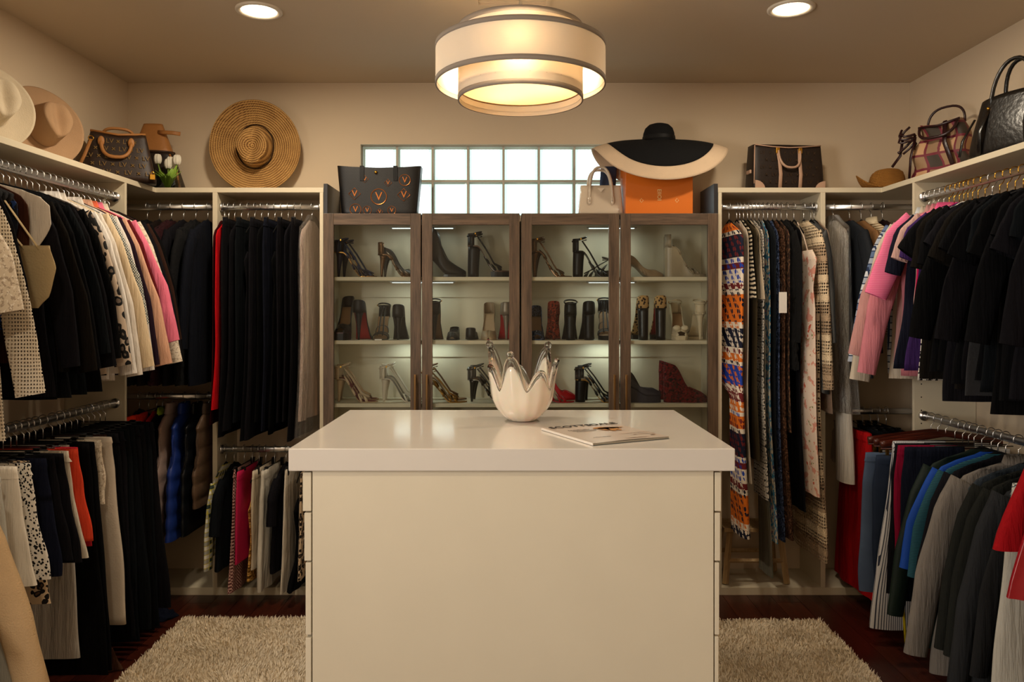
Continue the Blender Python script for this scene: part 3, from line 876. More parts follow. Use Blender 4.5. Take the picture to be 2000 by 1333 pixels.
def build_garment(rodk, pos, name, label, cat, mat, kind='top', L=.62, w=.2, hem=None, out=.33, slv=None, slen=.5, ht=.02, ang=0.0, fold=.008, waves=2.2, pleat=0.0,
            hang='velvet', group=None, drop=.088, uc=0.0, trim=None, film=False, film_L=None, collar=False, fwd=0.0, ra=.055, rb=.036, top=None, nohang=False, suffix=True, lowcut=None):
    """one garment on its own hanger"""
    _seed[0] += 1; sd = _seed[0]; r = random.Random(sd)
    if rodk == 'LU': L += .04; slen += .03
    if rodk == 'RL': L = min(L, .84)
    if rodk == 'B4L': L = min(L, .81)
    loc, rz = put(rodk, pos, ang)
    t = thing(name, (label + ' ' + RODS[rodk][4]) if suffix else label, cat, loc, rz, group)
    if hang == 'wood' and kind == 'pants': hang = 'woodclip'
    ws = w / .2 if kind in ('top', 'long', 'fur') else {'vest': .72, 'slip': .8}.get(kind, 1.0)
    if not nohang: hanger(rodk, pos, hang, ang, ws)
    wl = lambda x: max(-WALLS, x)
    z = -drop + .012; hem = w if hem is None else hem
    if kind in ('top', 'long', 'fur'):
        keys = [(z, -.045, .045, .45), (z - .012, -.07, .07, .55), (z - .035, wl(-.62 * w), .62 * w, .7), (z - .062, wl(-.88 * w), .88 * w, .82), (z - .095, wl(-w), w, .95),
                (z - .16, wl(-w - .005), w + .005, 1.0), (z - L * .55, wl(-(w + hem) / 2 * .96), (w + hem) / 2 * .96 + uc * .5, 1.05), (z - L, wl(-hem), hem + uc, 1.15)]
        if lowcut is not None:
            zl = -1.0
            keys = keys[:6] + [(zl + .1, wl(-(w + hem) / 2 * .96), (w + hem) / 2 * .96, 1.05), (zl, lowcut, (w + hem) / 2 + uc * .5, 1.1), (z - L, lowcut, hem + uc, 1.15)]
        if kind == 'fur':
            shell(lerp_levels(keys, 60), ht, sd, fold * .5, waves, N=72, fuzz=.016, cap=False).build('pelt', mat, t, True)
        else:
            shell(lerp_levels(keys), ht, sd, fold, waves, pleat, cap=False).build('bodice', mat, t)
        if slv:
            sm = trim if (trim and slv == 'trim') else mat
            if slv == 'short':
                pa = [(w - .045, 0, z - .085), (w + .03, 0, z - .14), (out, 0, z - .11 - slen)]
                pb = [(-w + .05, 0, z - .085), (wl(-w - .0) + .02, 0, z - .16), (-WALLS + .03, 0, z - .12 - slen)]
            else:
                pa = [(w - .04, 0, z - .09), (w + .018, 0, z - .19), ((w + out) / 2 + .02, 0, z - .09 - slen * .55), (out, 0, z - .09 - slen)]
                pb = [(-w + .05, 0, z - .09), (wl(-w) + .025, 0, z - .25), (-WALLS + .045, 0, z - .09 - slen)]
            sleeve_mb(pa, ra, rb, ht * .95, sd + 7).build('sleeve', sm, t)
            sleeve_mb(pb, ra * .7, rb * .8, ht * .8, sd + 9).build('sleeve', sm, t)
        if collar:
            MB().rings([[(.052 * math.cos(a), .7 * ht * math.sin(a), z - .004) for a in [2 * PI * j / 16 for j in range(16)]], [(.056 * math.cos(a), .8 * ht * math.sin(a), z + .02) for a in [2 * PI * j / 16 for j in range(16)]],
                        [(.07 * math.cos(a), ht * math.sin(a) * .95, z - .018) for a in [2 * PI * j / 16 for j in range(16)]]]).build('collar', trim or mat, t)
        zt = z
    elif kind == 'slip':
        zb = z - .17
        for s in (-1, 1):
            MB().tube([(s * .05, 0, z - .012), (s * .065 + fwd * .5, 0, z - .09), (s * .075 + fwd * .9, 0, zb - .012)], .004, 6).build('strap', trim or mat, t)
        keys = [(zb, wl(-.12), .12 + fwd, .6), (zb - .05, wl(-.15), .16 + fwd, 1.0), (zb - .19, wl(-.10), .13 + fwd, .75), (zb - .3, wl(-.13), .15 + fwd, .9)] + ([(-.9, wl(-.16), .2 + fwd, 1.0), (-1.0, lowcut, .21 + fwd, 1.0)] if lowcut is not None else []) + [(z - L, wl(-hem) if lowcut is None else lowcut, hem + uc, 1.2)]
        shell(lerp_levels(keys), ht, sd, fold, waves, pleat).build('bodice', mat, t); zt = zb
    elif kind in ('pants', 'skirt'):
        zt = -.082 if hang != 'woodclip' else -.160
        if hang == 'woodclip': L -= .075
        tw = w
        keys = [(zt, wl(uc - tw), uc + tw, .55), (zt - .03, wl(uc - tw * 1.02), uc + tw * 1.02, .7), (zt - .14, wl(uc - tw * 1.12), uc + tw * 1.12, 1.0), (zt - L, wl(uc * .6 - hem), uc + hem, 1.05)]
        shell(lerp_levels(keys), ht, sd, fold, waves, pleat).build('legs' if kind == 'pants' else 'panel', mat, t)
        shell([(zt + .004, wl(uc - tw), uc + tw, .62), (zt - .018, wl(uc - tw * 1.01), uc + tw * 1.01, .74), (zt - .036, wl(uc - tw * 1.03), uc + tw * 1.03, .80)], ht * 1.04, sd, fold * 1.0, waves, N=28).build('waistband', trim or mat, t)
    elif kind == 'vest':
        keys = [(z, -.05, .05, .5), (z - .03, wl(-.10), .10, .8), (z - .075, wl(-.17), .155, .9), (z - .2, wl(-.17), .14, 1.0), (z - .31, wl(-.2), .2, 1.05), (z - L, wl(-.215), hem + uc, 1.05)]
        shell(lerp_levels(keys, 46), ht, sd, fold * .4, waves, N=40, puff=.42, cap=False).build('quilted_body', mat, t)
        MB().tube([(.135, .0, z - .08), (.155, 0, z - .14), (.145, 0, z - .22), (.19, 0, z - .3)], .006, 8).build('armhole_binding', trim or mat, t)
        shell([(z + .045, -.06, .06, .7), (z + .02, -.066, .066, .9), (z - .01, -.07, .07, .9)], ht * .9, sd, 0.002, 1, N=24, cap=False).build('collar', trim or mat, t)
        zt = z
    if top: top(t, z, ht, sd)
    if film:
        fl_ = film_L or L
        keys = [(zt + .03, wl(-.05), .05, .8), (zt - .05, wl(-w - .01), w * .9 + .02, 1.2), (zt - .2, wl(-w - .02) if lowcut is None else -w - .02, max(w, out if slv else w) + .02, 1.35), (zt - fl_, wl(-hem - .02) if lowcut is None else lowcut - .01, max(hem, out if slv else hem) + uc + .03, 1.42)]
        shell(lerp_levels(keys, 30), ht * 1.12, sd + 3, fold, 3.5, .2, 13, cap=False).build('plastic_cover', PLAS, t)
    return t

SPEC = []
def garment(rodk, pos, *a, **k): SPEC.append((rodk, pos, a, k))
FATH = []
# usable run of each rail, swing of the first and the last garment in degrees, and whether to spread evenly
BOUND = {'LU': (1.40, 3.745, 0, 0, 0), 'LL': (1.40, 3.745, 0, 0, 0), 'B1': (-1.99, -1.60, 0, 0, 1), 'B1L': (-2.02, -1.60, 2, 0, 1), 'B2': (-1.552, -1.035, 0, -3, 1), 'B2L': (-1.552, -1.035, 0, -2, 1),
         'B3': (1.134, 1.630, 4, 0, 1), 'B4': (1.672, 2.02, -2, 0, 1), 'B4L': (1.735, 2.03, 0, 0, 1), 'RU': (1.40, 3.745, 0, 0, 0), 'RL': (1.40, 3.745, 0, 0, 0)}
def fill_rails():
    global FOLD
    for rk in BOUND:
        lo, hi, a0, a1, even = BOUND[rk]
        L_ = sorted([list(x) for x in SPEC if x[0] == rk], key=lambda x: x[1]); n = len(L_)
        need = [x[3].get('ht', .02) * (2.0 if x[3].get('film') else 1.2 * (1 + .6 * x[3].get('pleat', 0))) for x in L_]
        if even:
            k = (hi - lo) / (2 * sum(need)); p = lo
            for x, w in zip(L_, need): x[1] = p + w * k; p += 2 * w * k
            room = [w * min(k, 1.0) for w in need]
        else:
            ps = [x[1] for x in L_]; room = []
            for i in range(n):
                q = min([ps[i] - ps[i - 1] if i else 1, ps[i + 1] - ps[i] if i < n - 1 else (hi - ps[i]) * 2])
                room.append(min(need[i], .5 * q))
        rr_ = random.Random(sum(map(ord, rk)))
        for i in range(4): RPH[i] = rr_.uniform(0, 6.28)
        FOLD = .006
        for i, x in enumerate(L_):
            k = dict(x[3]); f = (x[1] - lo) / (hi - lo)
            k['ang'] = a0 + (a1 - a0) * f; k['fold'] = FOLD
            pl = min(.3, k.get('pleat', 0)); k['pleat'] = pl
            # thickness that stays inside this garment's share of the rail
            k['ht'] = max(.0045, room[i] * .93 / (2.0 if k.get('film') else (1.2 * (1 + pl) if x[2][4:5] != ('vest',) else 1.25)))
            if len(x[2]) > 4 and x[2][4] == 'fur': k['ht'] *= .84 if rk == 'B1' else .66
            build_garment(rk, x[1], *x[2], **k)
    RPH[:] = [0.3, 1.1, 2.0, 0.5]
K = lambda h: cloth(h)
BLACKS = [cloth(h, .92, .06, .2, .5) for h in ('0d0d0f', '121114', '0a0a0b', '141317', '0f1215', '15120f')]
rb = random.Random(21)
def blk(): return rb.choice(BLACKS)

# ---- upper rail under the felt hats, from the photographer inwards
g = garment
for i, y in enumerate((1.95, 2.08, 2.2, 2.32)):
    g('LU', y, 'blouse', 'plain ivory blouse near the window end', 'blouse', K('cfc4b2'), L=.6, slv='long', out=.32, group='ivory blouses by the window', ang=rb.uniform(-6, 6))
g('LU', 2.475, 'blouse', 'cream embroidered flared-sleeve blouse', 'blouse', LACE, L=.6, slv='long', slen=.36, out=.31, rb=.062, ht=.026)
g('LU', 2.555, 'sweater', 'cream open-net sweater with long sleeves', 'sweater', NETC, L=.85, slv='long', slen=.62, out=.345, ra=.06, rb=.05, hem=.27, ht=.026, drop=.10)
g('LU', 2.587, 'top', 'long black top just behind the net sweater', 'top', blk(), L=.74, slv='long', out=.30, ht=.010)
for y in (2.632, 2.662, 2.692): hanger('LU', y, 'fat')
def tote_top(t, z, ht, sd):
    pass
g('LU', 2.743, 'top', 'dark blue flowered top', 'top', FLOD, L=.5, w=.18, hem=.17, ht=.014)
g('LU', 2.769, 'top', 'chestnut brown sleeveless top', 'top', K('3a1d10'), L=.62, w=.2, hem=.22, ht=.016)
g('LU', 2.797, 'top', 'white top tapering to the hem', 'top', K('cfc5b8'), L=.5, w=.26, hem=.2, ht=.016, uc=-.05, ang=-6)
y = 2.833
for i in range(9):
    lab = ['black long-sleeved top in the run of black tops', 'sleeveless black top in the run of black tops'][i % 3 == 1]
    g('LU', y, 'top', lab, 'top', blk(), L=.70 + rb.uniform(-.04, .07), w=.2, hem=.25 + rb.uniform(-.02, .03), slv=None if i % 3 == 1 else 'long', slen=.56 + rb.uniform(-.05, .05), out=.33 + rb.uniform(-.02, .02), ht=.02, ang=rb.uniform(-4, 4), group='black tops under the felt hats, ' + ('sleeveless' if i % 3 == 1 else 'long-sleeved'))
    y += .036
g('LU', 3.165, 'cardigan', 'black and taupe leopard knit cardigan', 'cardigan', LEOP, L=.7, slv='long', slen=.58, out=.345, hem=.27, ht=.022)
g('LU', 3.21, 'shirt', 'bright white long-sleeved shirt', 'shirt', K('dcd6cf'), L=.72, slv='long', slen=.62, out=.345, hem=.27, ht=.02, collar=True, hang='white')
g('LU', 3.25, 'shirt', 'white shirt with a dull yellow vest hem below', 'shirt', K('d3cabf'), L=.7, slv='long', slen=.63, out=.35, hem=.29, ht=.018, collar=True)
g('LU', 3.295, 'sweater', 'cream loose-sleeved knit sweater', 'sweater', K('d2bd9d'), L=.7, slv='long', slen=.6, out=.37, ra=.062, rb=.045, hem=.29, ht=.022)
g('LU', 3.34, 'jacket', 'grey-green flecked tweed jacket', 'jacket', TWEED, L=.6, slv='long', slen=.42, out=.33, ht=.018)
g('LU', 3.375, 'shirt', 'white shirt beside the tweed jacket', 'shirt', K('d8cfc6'), L=.74, slv='long', slen=.62, out=.34, ht=.016, collar=True, hang='white')
g('LU', 3.415, 'top', 'deep plum long-sleeved top', 'top', K('21121f'), L=.72, slv='long', slen=.6, out=.345, ht=.016)
g('LU', 3.455, 'shirt', 'peach long-sleeved shirt', 'shirt', K('cf9f84'), L=.66, slv='long', slen=.6, out=.375, rb=.045, hem=.28, ht=.02, collar=True)
g('LU', 3.50, 'top', 'dark red top with coral collar', 'top', K('5a1418'), L=.6, slv='long', slen=.55, out=.34, ht=.014, trim=K('e06a4a'), collar=True)
g('LU', 3.545, 'shirt', 'bright pink shirt with gathered cuffs', 'shirt', K('e0728c'), L=.56, slv='long', slen=.5, out=.375, ra=.06, rb=.04, hem=.27, ht=.022, collar=True)
g('LU', 3.59, 'blouse', 'ivory lace blouse beside the pink shirt', 'blouse', LACE, L=.7, slv='long', slen=.6, out=.37, hem=.28, ht=.02, collar=True)
g('LU', 3.635, 'jacket', 'black jacket beside the ivory lace blouse', 'jacket', blk(), L=.68, slv='long', slen=.56, out=.35, ht=.018)
g('LU', 3.675, 'jacket', 'dark brown jacket at the end of the row', 'jacket', K('2e1a12'), L=.64, slv='long', slen=.5, out=.33, ht=.016)
g('LU', 3.715, 'jacket', 'black coat against the end panel', 'coat', blk(), L=.7, slv='long', slen=.56, out=.32, ht=.016)

# ---- low rail beneath the felt hats
IV = K('cdc3b4')
for i, y in enumerate((1.95, 2.1, 2.2)):
    g('LL', y, 'trousers', 'white trousers near the window end', 'trousers', IV, 'pants', L=.88, w=.13, hem=.16, uc=.06, hang='clip', group='white trousers by the window')
g('LL', 2.30, 'trousers', 'white trousers in dry-cleaning film', 'trousers', K('d0c8bc'), 'pants', L=.95, w=.16, hem=.24, uc=.13, ht=.03, hang='clip', film=True, film_L=.5)
g('LL', 2.42, 'blazer', 'beige linen blazer', 'blazer', plain('b79a74', .9, .5, 200), L=.56, w=.26, hem=.30, slv='long', slen=.64, out=.46, ra=.075, rb=.055, ht=.045, collar=True, hang='fat', ang=-4,
  top=lambda t, z, ht, sd: MB().box(.17, .25, -.062, -.054, z - .42, z - .408).build('pocket_flap', plain('9f845f', .9, .5, 200), t, False))
g('LL', 2.50, 'trousers', 'pale grey wide trousers behind the blazer', 'trousers', K('a9a79e'), 'pants', L=.92, w=.14, hem=.26, uc=.14, ht=.03, hang='clip')
g('LL', 2.58, 'skirt', 'ivory tiered skirt', 'skirt', IV, 'skirt', L=.44, w=.15, hem=.21, uc=.07, ht=.026, hang='clip', pleat=.15)
g('LL', 2.65, 'skirt', 'plain ivory skirt beside the tiered one', 'skirt', K('d6cdbf'), 'skirt', L=.40, w=.15, hem=.22, uc=.09, ht=.024, hang='clip')
g('LL', 2.71, 'skirt', 'black and white speckled skirt', 'skirt', BWSPOT, 'skirt', L=.40, w=.16, hem=.23, uc=.09, ht=.022, hang='clip')
g('LL', 2.75, 'skirt', 'tan leopard print skirt', 'skirt', LEOPS, 'skirt', L=.50, w=.14, hem=.22, uc=.08, ht=.022, hang='clip')
g('LL', 2.80, 'skirt', 'dark navy skirt', 'skirt', K('0d1122'), 'skirt', L=.42, w=.16, hem=.22, uc=.09, ht=.022, hang='clip')
g('LL', 2.85, 'skirt', 'black skirt next to the navy one', 'skirt', blk(), 'skirt', L=.38, w=.16, hem=.24, uc=.09, ht=.022, hang='clip')
g('LL', 2.89, 'shorts', 'wide black shorts', 'shorts', blk(), 'skirt', L=.40, w=.17, hem=.25, uc=.09, ht=.022, hang='clip')
g('LL', 2.94, 'shorts', 'cream belted shorts', 'shorts', K('c8bdac'), 'skirt', L=.40, w=.16, hem=.23, uc=.09, ht=.022, hang='clip')
g('LL', 2.985, 'skirt', 'bright orange skirt', 'skirt', K('d4442a'), 'skirt', L=.35, w=.17, hem=.24, uc=.09, ht=.024, hang='clip')
g('LL', 3.02, 'skirt', 'red skirt behind the orange one', 'skirt', K('a81c28'), 'skirt', L=.38, w=.15, hem=.21, uc=.09, ht=.018, hang='clip')
g('LL', 3.065, 'trousers', 'pale grey straight trousers', 'trousers', K('b3aca4'), 'pants', L=.84, w=.13, hem=.17, uc=.05, ht=.02, hang='clip')
for y in (3.10, 3.14): g('LL', y, 'trousers', 'wide black trousers', 'trousers', blk(), 'pants', L=.92, w=.13, hem=.21, uc=.11, ht=.024, hang='clip', group='wide black trousers')
g('LL', 3.19, 'top', 'white lace-edged camisole', 'top', LACE, 'skirt', L=.26, w=.13, hem=.15, uc=.11, ht=.016, hang='clip')
g('LL', 3.255, 'trousers', 'shiny ivory flared trousers', 'trousers', plain('bdb0a0', .45, .2), 'pants', L=.78, w=.12, hem=.19, uc=.13, ht=.026, hang='clip')
g('LL', 3.31, 'trousers', 'dark brown narrow trousers', 'trousers', K('2a1710'), 'pants', L=.8, w=.12, hem=.14, uc=.08, ht=.014, hang='clip')
for i in range(8):
    g('LL', 3.35 + i * .047, 'trousers', 'long black trousers', 'trousers', blk(), 'pants', L=.93 + rb.uniform(-.06, .03), w=.13, hem=.19 + rb.uniform(-.02, .03), uc=.10, ht=.024, hang='clip', group='black trousers beneath the felt hats')

# ---- corner under the tulips
x = PX(262, 4.0)
for i, (nm, lab, m, kd) in enumerate([('fur_coat', 'black long-haired fur coat', plain('0c0b0c', .95, .8, 60), 'fur'), ('coat', 'dark brown wool coat', K('1c1310'), 'top'), ('fur_coat', 'dark burgundy fur coat', plain('2a0b10', .95, .8, 60), 'fur'),
                                  ('coat', 'plain black coat between the fur coats', blk(), 'top'), ('fur_coat', 'black jacket with bushy fur', plain('0a0a0c', .95, .8, 60), 'fur'), ('coat', 'dark navy coat', K('0a0d16'), 'top')]):
    g('B1', -1.965 + i * .066, nm, lab, 'coat', m, kd, L=.86, w=.22, hem=.25, slv='long', slen=.58, out=.31, ht=.032)
def low_b1(px, *a, **k): return g('B1L', PX(px, 3.98), *a, **k)
g('B1L', -2.0, 'jacket', 'tan suede jacket', 'jacket', K('3b2f22'), L=.5, w=.2, slv='long', slen=.48, out=.28, ht=.022)
g('B1L', -1.885, 'skirt', 'orange-red ruffled skirt', 'skirt', K('d8341c'), 'skirt', L=.34, w=.15, hem=.23, uc=.16, ht=.028, hang='clip', pleat=.2, ang=14)
g('B1L', -1.85, 'jacket', 'red jacket half hidden by the taupe vest', 'jacket', K('a3161c'), L=.66, w=.2, hem=.22, slv='long', slen=.5, out=.27, ht=.016)
g('B1L', -1.815, 'jacket', 'black jacket with a lime stripe', 'jacket', blk(), L=.7, w=.2, hem=.26, slv='long', slen=.5, out=.28, ht=.018, trim=K('b8d437'), collar=True)
g('B1L', -1.765, 'puffer_vest', 'taupe quilted puffer vest', 'vest', plain('a08a82', .5, .2), 'vest', L=.66, hem=.24, ht=.036, ang=6)
g('B1L', -1.71, 'puffer_vest', 'royal blue quilted puffer vest', 'vest', plain('1c3278', .45, .2), 'vest', L=.64, hem=.24, ht=.040, ang=2, trim=plain('1c3278', .45, .2))
g('B1L', -1.66, 'puffer_vest', 'black quilted puffer vest', 'vest', plain('0e1014', .4, .2), 'vest', L=.62, hem=.22, ht=.034)
g('B1L', -1.618, 'puffer_vest', 'brown puffer vest with fur collar', 'vest', plain('5a4636', .45, .2), 'vest', L=.48, hem=.2, ht=.032, trim=plain('4a3a2e', .95, .8, 60))

# ---- rail under the sombrero
b2 = lambda px, D=4.0: PX(px, D)
g('B2', -1.535, 'dress', 'dark red velvet dress', 'dress', K('3a0508'), 'long', L=1.06, w=.16, hem=.22, ht=.012)
g('B2', -1.51, 'dress', 'bright red long dress', 'dress', K('b50a14'), 'long', L=.98, w=.18, hem=.26, ht=.018, ang=1)
xs = [-1.475 + i * .0365 for i in range(11)]
for i, x in enumerate(xs):
    kd = ['pants', 'long', 'pants', 'slip'][i % 4]
    nm, lab = {'pants': ('trousers', 'long black trousers clipped by the waist'), 'long': ('dress', 'long sleeveless black dress'), 'slip': ('dress', 'long black strappy dress')}[kd]
    g('B2', x, nm, lab, nm, rb.choice(BLACKS[:5]) if i != 6 else K('0d101c'), kd, L=1.10 + rb.uniform(-.06, .05), w=.17, hem=.24 + rb.uniform(-.03, .03), ht=.021, fold=.007, pleat=.2, hang='clip' if kd == 'pants' else 'velvet', ang=rb.uniform(-3, 2), group='black ' + kd + ' row under the sombrero')
tagm = plain('8a7a3c', .6, 0)
g('B2', -1.055, 'gown', 'pale blush gown in clear dry-cleaning film', 'gown', plain('dcc3b2', .5, .2), 'long', L=1.04, w=.19, hem=.24, ht=.03, pleat=.3, film=True, film_L=1.12, ang=-5)
b = 'B2L'
g(b, -1.49, 'shirt', 'green and white plaid shirt', 'shirt', PLAIDG, L=.44, w=.19, slv='long', slen=.4, out=.24, ht=.016)
g(b, -1.45, 'blouse', 'loose black blouse', 'blouse', blk(), L=.50, w=.2, hem=.26, slv='short', slen=.2, out=.29, ht=.03)
g(b, -1.405, 'scarf', 'pink tweed wrap with fringe', 'wrap', PTWEED, 'skirt', L=.62, w=.12, hem=.17, uc=.03, ht=.022, hang='clip', pleat=.3)
g(b, -1.365, 'skirt', 'hot pink pencil skirt', 'skirt', plain('b81c4c', .5, .2), 'skirt', L=.46, w=.15, hem=.17, uc=.07, ht=.018, hang='clip')
g(b, -1.325, 'dress', 'gold sequin dress', 'dress', SEQG, 'slip', L=.58, w=.15, hem=.17, ht=.02)
g(b, -1.29, 'trousers', 'ivory cropped trousers', 'trousers', K('cdbfa8'), 'pants', L=.50, w=.13, hem=.13, uc=.07, ht=.016, hang='clip')
g(b, -1.24, 'skirt', 'ivory ruffled skirt', 'skirt', K('c9c2b4'), 'skirt', L=.60, w=.14, hem=.19, uc=.06, ht=.026, hang='clip', pleat=.45)
g(b, -1.175, 'blouse', 'black blouse over a white underskirt', 'blouse', blk(), L=.52, w=.19, hem=.22, slv='short', slen=.16, out=.24, ht=.03)
g(b, -1.165, 'skirt', 'white underskirt below a black blouse', 'skirt', K('d8cdbb'), 'skirt', L=.62, w=.12, hem=.17, uc=.04, ht=.018, hang='clip')
g(b, -1.105, 'dress', 'floor-length black dress', 'dress', blk(), 'slip', L=.61, w=.17, hem=.24, ht=.03, pleat=.25)
g(b, -1.05, 'scarf', 'fringed leopard print wrap', 'wrap', LEOPS, 'skirt', L=.52, w=.13, hem=.2, uc=.12, ht=.02, hang='clip', pleat=.3, ang=-6)

# ---- rail under the travel bag
b = 'B3'
g(b, 1.128, 'dress', 'maxi dress with orange and navy bands', 'dress', TRIBAL, 'long', L=1.62, w=.2, hem=.26, ht=.048, fold=.004, pleat=.16, ang=8, drop=.1, lowcut=.05)
g(b, 1.175, 'dress', 'ivory long dress', 'dress', K('b8aa97'), 'long', L=1.36, w=.17, hem=.22, ht=.018, ang=5, lowcut=.05)
g(b, 1.197, 'top', 'zebra-edged beige top', 'top', ZEBRA, 'long', L=.42, w=.18, hem=.25, ht=.010, ang=4)
g(b, 1.222, 'trousers', 'olive green wide trousers', 'trousers', K('352c1c'), 'long', L=1.24, w=.2, hem=.25, ht=.022, pleat=.2, ang=3)
g(b, 1.25, 'shirt', 'short ivory shirt beside the chain print dress', 'shirt', K('bfae95'), 'top', L=.42, w=.18, hem=.26, ht=.012)
g(b, 1.272, 'dress', 'black dress printed with white chain links', 'dress', CHAIN, 'long', L=1.44, w=.18, hem=.25, ht=.02, ang=2, lowcut=.05)
g(b, 1.305, 'dress', 'blue and red flowered maxi dress', 'dress', FLOB, 'long', L=1.66, w=.14, hem=.24, ht=.018, pleat=.2, ang=6, lowcut=.05)
g(b, 1.315, 'dress', 'charcoal dress with white price tag', 'dress', K('15181b'), 'long', L=1.3, w=.17, hem=.21, ht=.022,
  top=lambda t, z, ht, sd: (MB().box(.262, .264, -.018, .022, z - .49, z - .385).build('price_tag', WHITEP, t, False), MB().tube([(.20, 0, z - .29), (.235, .002, z - .33), (.262, .002, z - .39)], .001, 5).build('tag_string', BLACKP, t)))
g(b, 1.345, 'dress', 'navy sequin evening dress', 'dress', SEQN, 'long', L=1.66, w=.15, hem=.22, ht=.018, lowcut=.05)
g(b, 1.372, 'dress', 'brown and gold sequin gown', 'dress', SEQB, 'long', L=1.64, w=.17, hem=.25, ht=.022, pleat=.2, lowcut=.05)
g(b, 1.402, 'dress', 'brown paisley dress', 'dress', PAIS, 'long', L=1.1, w=.18, hem=.22, ht=.014)
g(b, 1.298, 'trousers', 'green and plum striped trousers', 'trousers', MULTIS, 'long', L=1.84, w=.1, hem=.22, ht=.014, ang=10, pleat=.2, lowcut=.05)
g(b, 1.425, 'fur_coat', 'short black fur coat', 'coat', plain('0a0909', .95, .8, 60), 'fur', L=.78, w=.2, hem=.25, slv='long', slen=.55, out=.25, ht=.028)
g(b, 1.465, 'dress', 'long black dress beside the fur coat', 'dress', blk(), 'long', L=1.5, w=.2, hem=.24, ht=.022, pleat=.2)
g(b, 1.525, 'dress', 'pale strappy dress with a pink rose print', 'dress', FLOP, 'slip', L=1.40, w=.16, hem=.27, uc=.07, fwd=.13, ht=.036, fold=.006, pleat=.16)
g(b, 1.582, 'cardigan', 'long tan crochet cardigan', 'cardigan', CROCH, 'long', L=1.74, w=.21, hem=.29, slv='long', slen=.78, out=.33, ra=.055, rb=.05, ht=.05)
g(b, 1.60, 'jacket', 'black velvet jacket beside the crochet cardigan', 'jacket', plain('0a0a0c', .95, .3, sheen=.3), L=.9, w=.2, hem=.26, slv='long', slen=.55, out=.3, ht=.016)
g(b, 1.622, 'dress', 'tan open mesh dress', 'dress', NETT, 'long', L=1.0, w=.2, hem=.26, ht=.014, ang=-2)
# ---- corner under the curled straw hat
b = 'B4'
g(b, 1.69, 'gown', 'white gown wrapped in clear film', 'gown', K('c9c3b8'), 'long', L=1.36, w=.18, hem=.24, ht=.026, film=True, film_L=1.0, lowcut=.06)
g(b, 1.775, 'coat', 'long charcoal navy coat', 'coat', plain('171b21', .8, .3), L=.82, w=.2, hem=.26, slv='long', slen=.6, out=.32, ht=.03, hang='wood', ang=4)
g(b, 1.865, 'top', 'brown ribbed sheer top', 'top', SHEERB, L=.6, w=.19, hem=.24, slv='long', slen=.45, out=.3, ht=.022)
g(b, 1.93, 'cardigan', 'cream and tan ribbed cardigan', 'cardigan', CREAMSTR, L=.6, w=.2, slv='long', slen=.5, out=.3, ht=.024, collar=True)
g(b, 2.0, 'jacket', 'dark maroon jacket in the corner', 'jacket', K('1d0c0e'), L=.6, w=.2, slv='long', slen=.5, out=.28, ht=.026)
b = 'B4L'
g(b, 1.715, 'trousers', 'bright red trousers partly filmed', 'trousers', K('a80d12'), 'pants', L=.82, w=.15, hem=.22, uc=.13, ht=.05, hang='clip', film=True, film_L=.2, pleat=.15)
for i in range(4): g(b, 1.80 + i * .055, 'trousers', 'long black trousers beside red ones', 'trousers', blk(), 'pants', L=.83 + rb.uniform(-.04, .03), w=.15, hem=.2, uc=.1, ht=.028, hang='clip', group='black trousers beside the red ones')

# ---- rail under the plaid bag, from the corner outwards
b = 'RU'
g(b, 3.72, 'shirt', 'blue and white plaid shirt', 'shirt', PLAIDB, L=.78, slv='long', slen=.64, out=.345, rb=.045, ht=.02, hang='white', collar=True)
g(b, 3.68, 'shirt', 'off-white shirt with hanging cuffs', 'shirt', K('c5b8a6'), L=.8, slv='long', slen=.72, out=.35, rb=.05, ht=.022, hang='white', collar=True)
g(b, 3.635, 'shirt', 'pale pink shirt with long cuffs', 'shirt', K('bb8a87'), L=.72, slv='long', slen=.6, out=.38, ra=.06, rb=.05, ht=.024, hang='white', collar=True)
g(b, 3.59, 'shirt', 'rose pink shirt beside the pale one', 'shirt', K('c87b86'), L=.78, slv='long', slen=.68, out=.36, ra=.06, rb=.045, ht=.024, hang='white', collar=True)
g(b, 3.545, 'shirt', 'hot pink finely striped shirt', 'shirt', HOTSTR, L=.6, slv='short', slen=.3, out=.34, ra=.07, rb=.05, ht=.022, hang='gold', collar=True)
g(b, 3.505, 'top', 'navy top below the pink shirts', 'top', K('131524'), L=.74, hem=.27, slv='short', slen=.2, out=.28, ht=.02, hang='gold')
g(b, 3.465, 'shirt', 'blush pink short shirt', 'shirt', K('bf9a92'), L=.5, slv='short', slen=.14, out=.27, ht=.018, hang='gold')
g(b, 3.43, 'top', 'magenta top with white side stripe', 'top', K('b3104e'), L=.74, hem=.25, ht=.014, hang='gold')
g(b, 3.40, 'top', 'deep purple top', 'top', K('3a2358'), L=.74, hem=.27, slv='short', slen=.14, out=.27, ht=.022, hang='gold')
g(b, 3.365, 'top', 'speckled white camisole', 'top', BWSPOT, L=.78, hem=.24, ht=.012, hang='gold')
y = 3.325
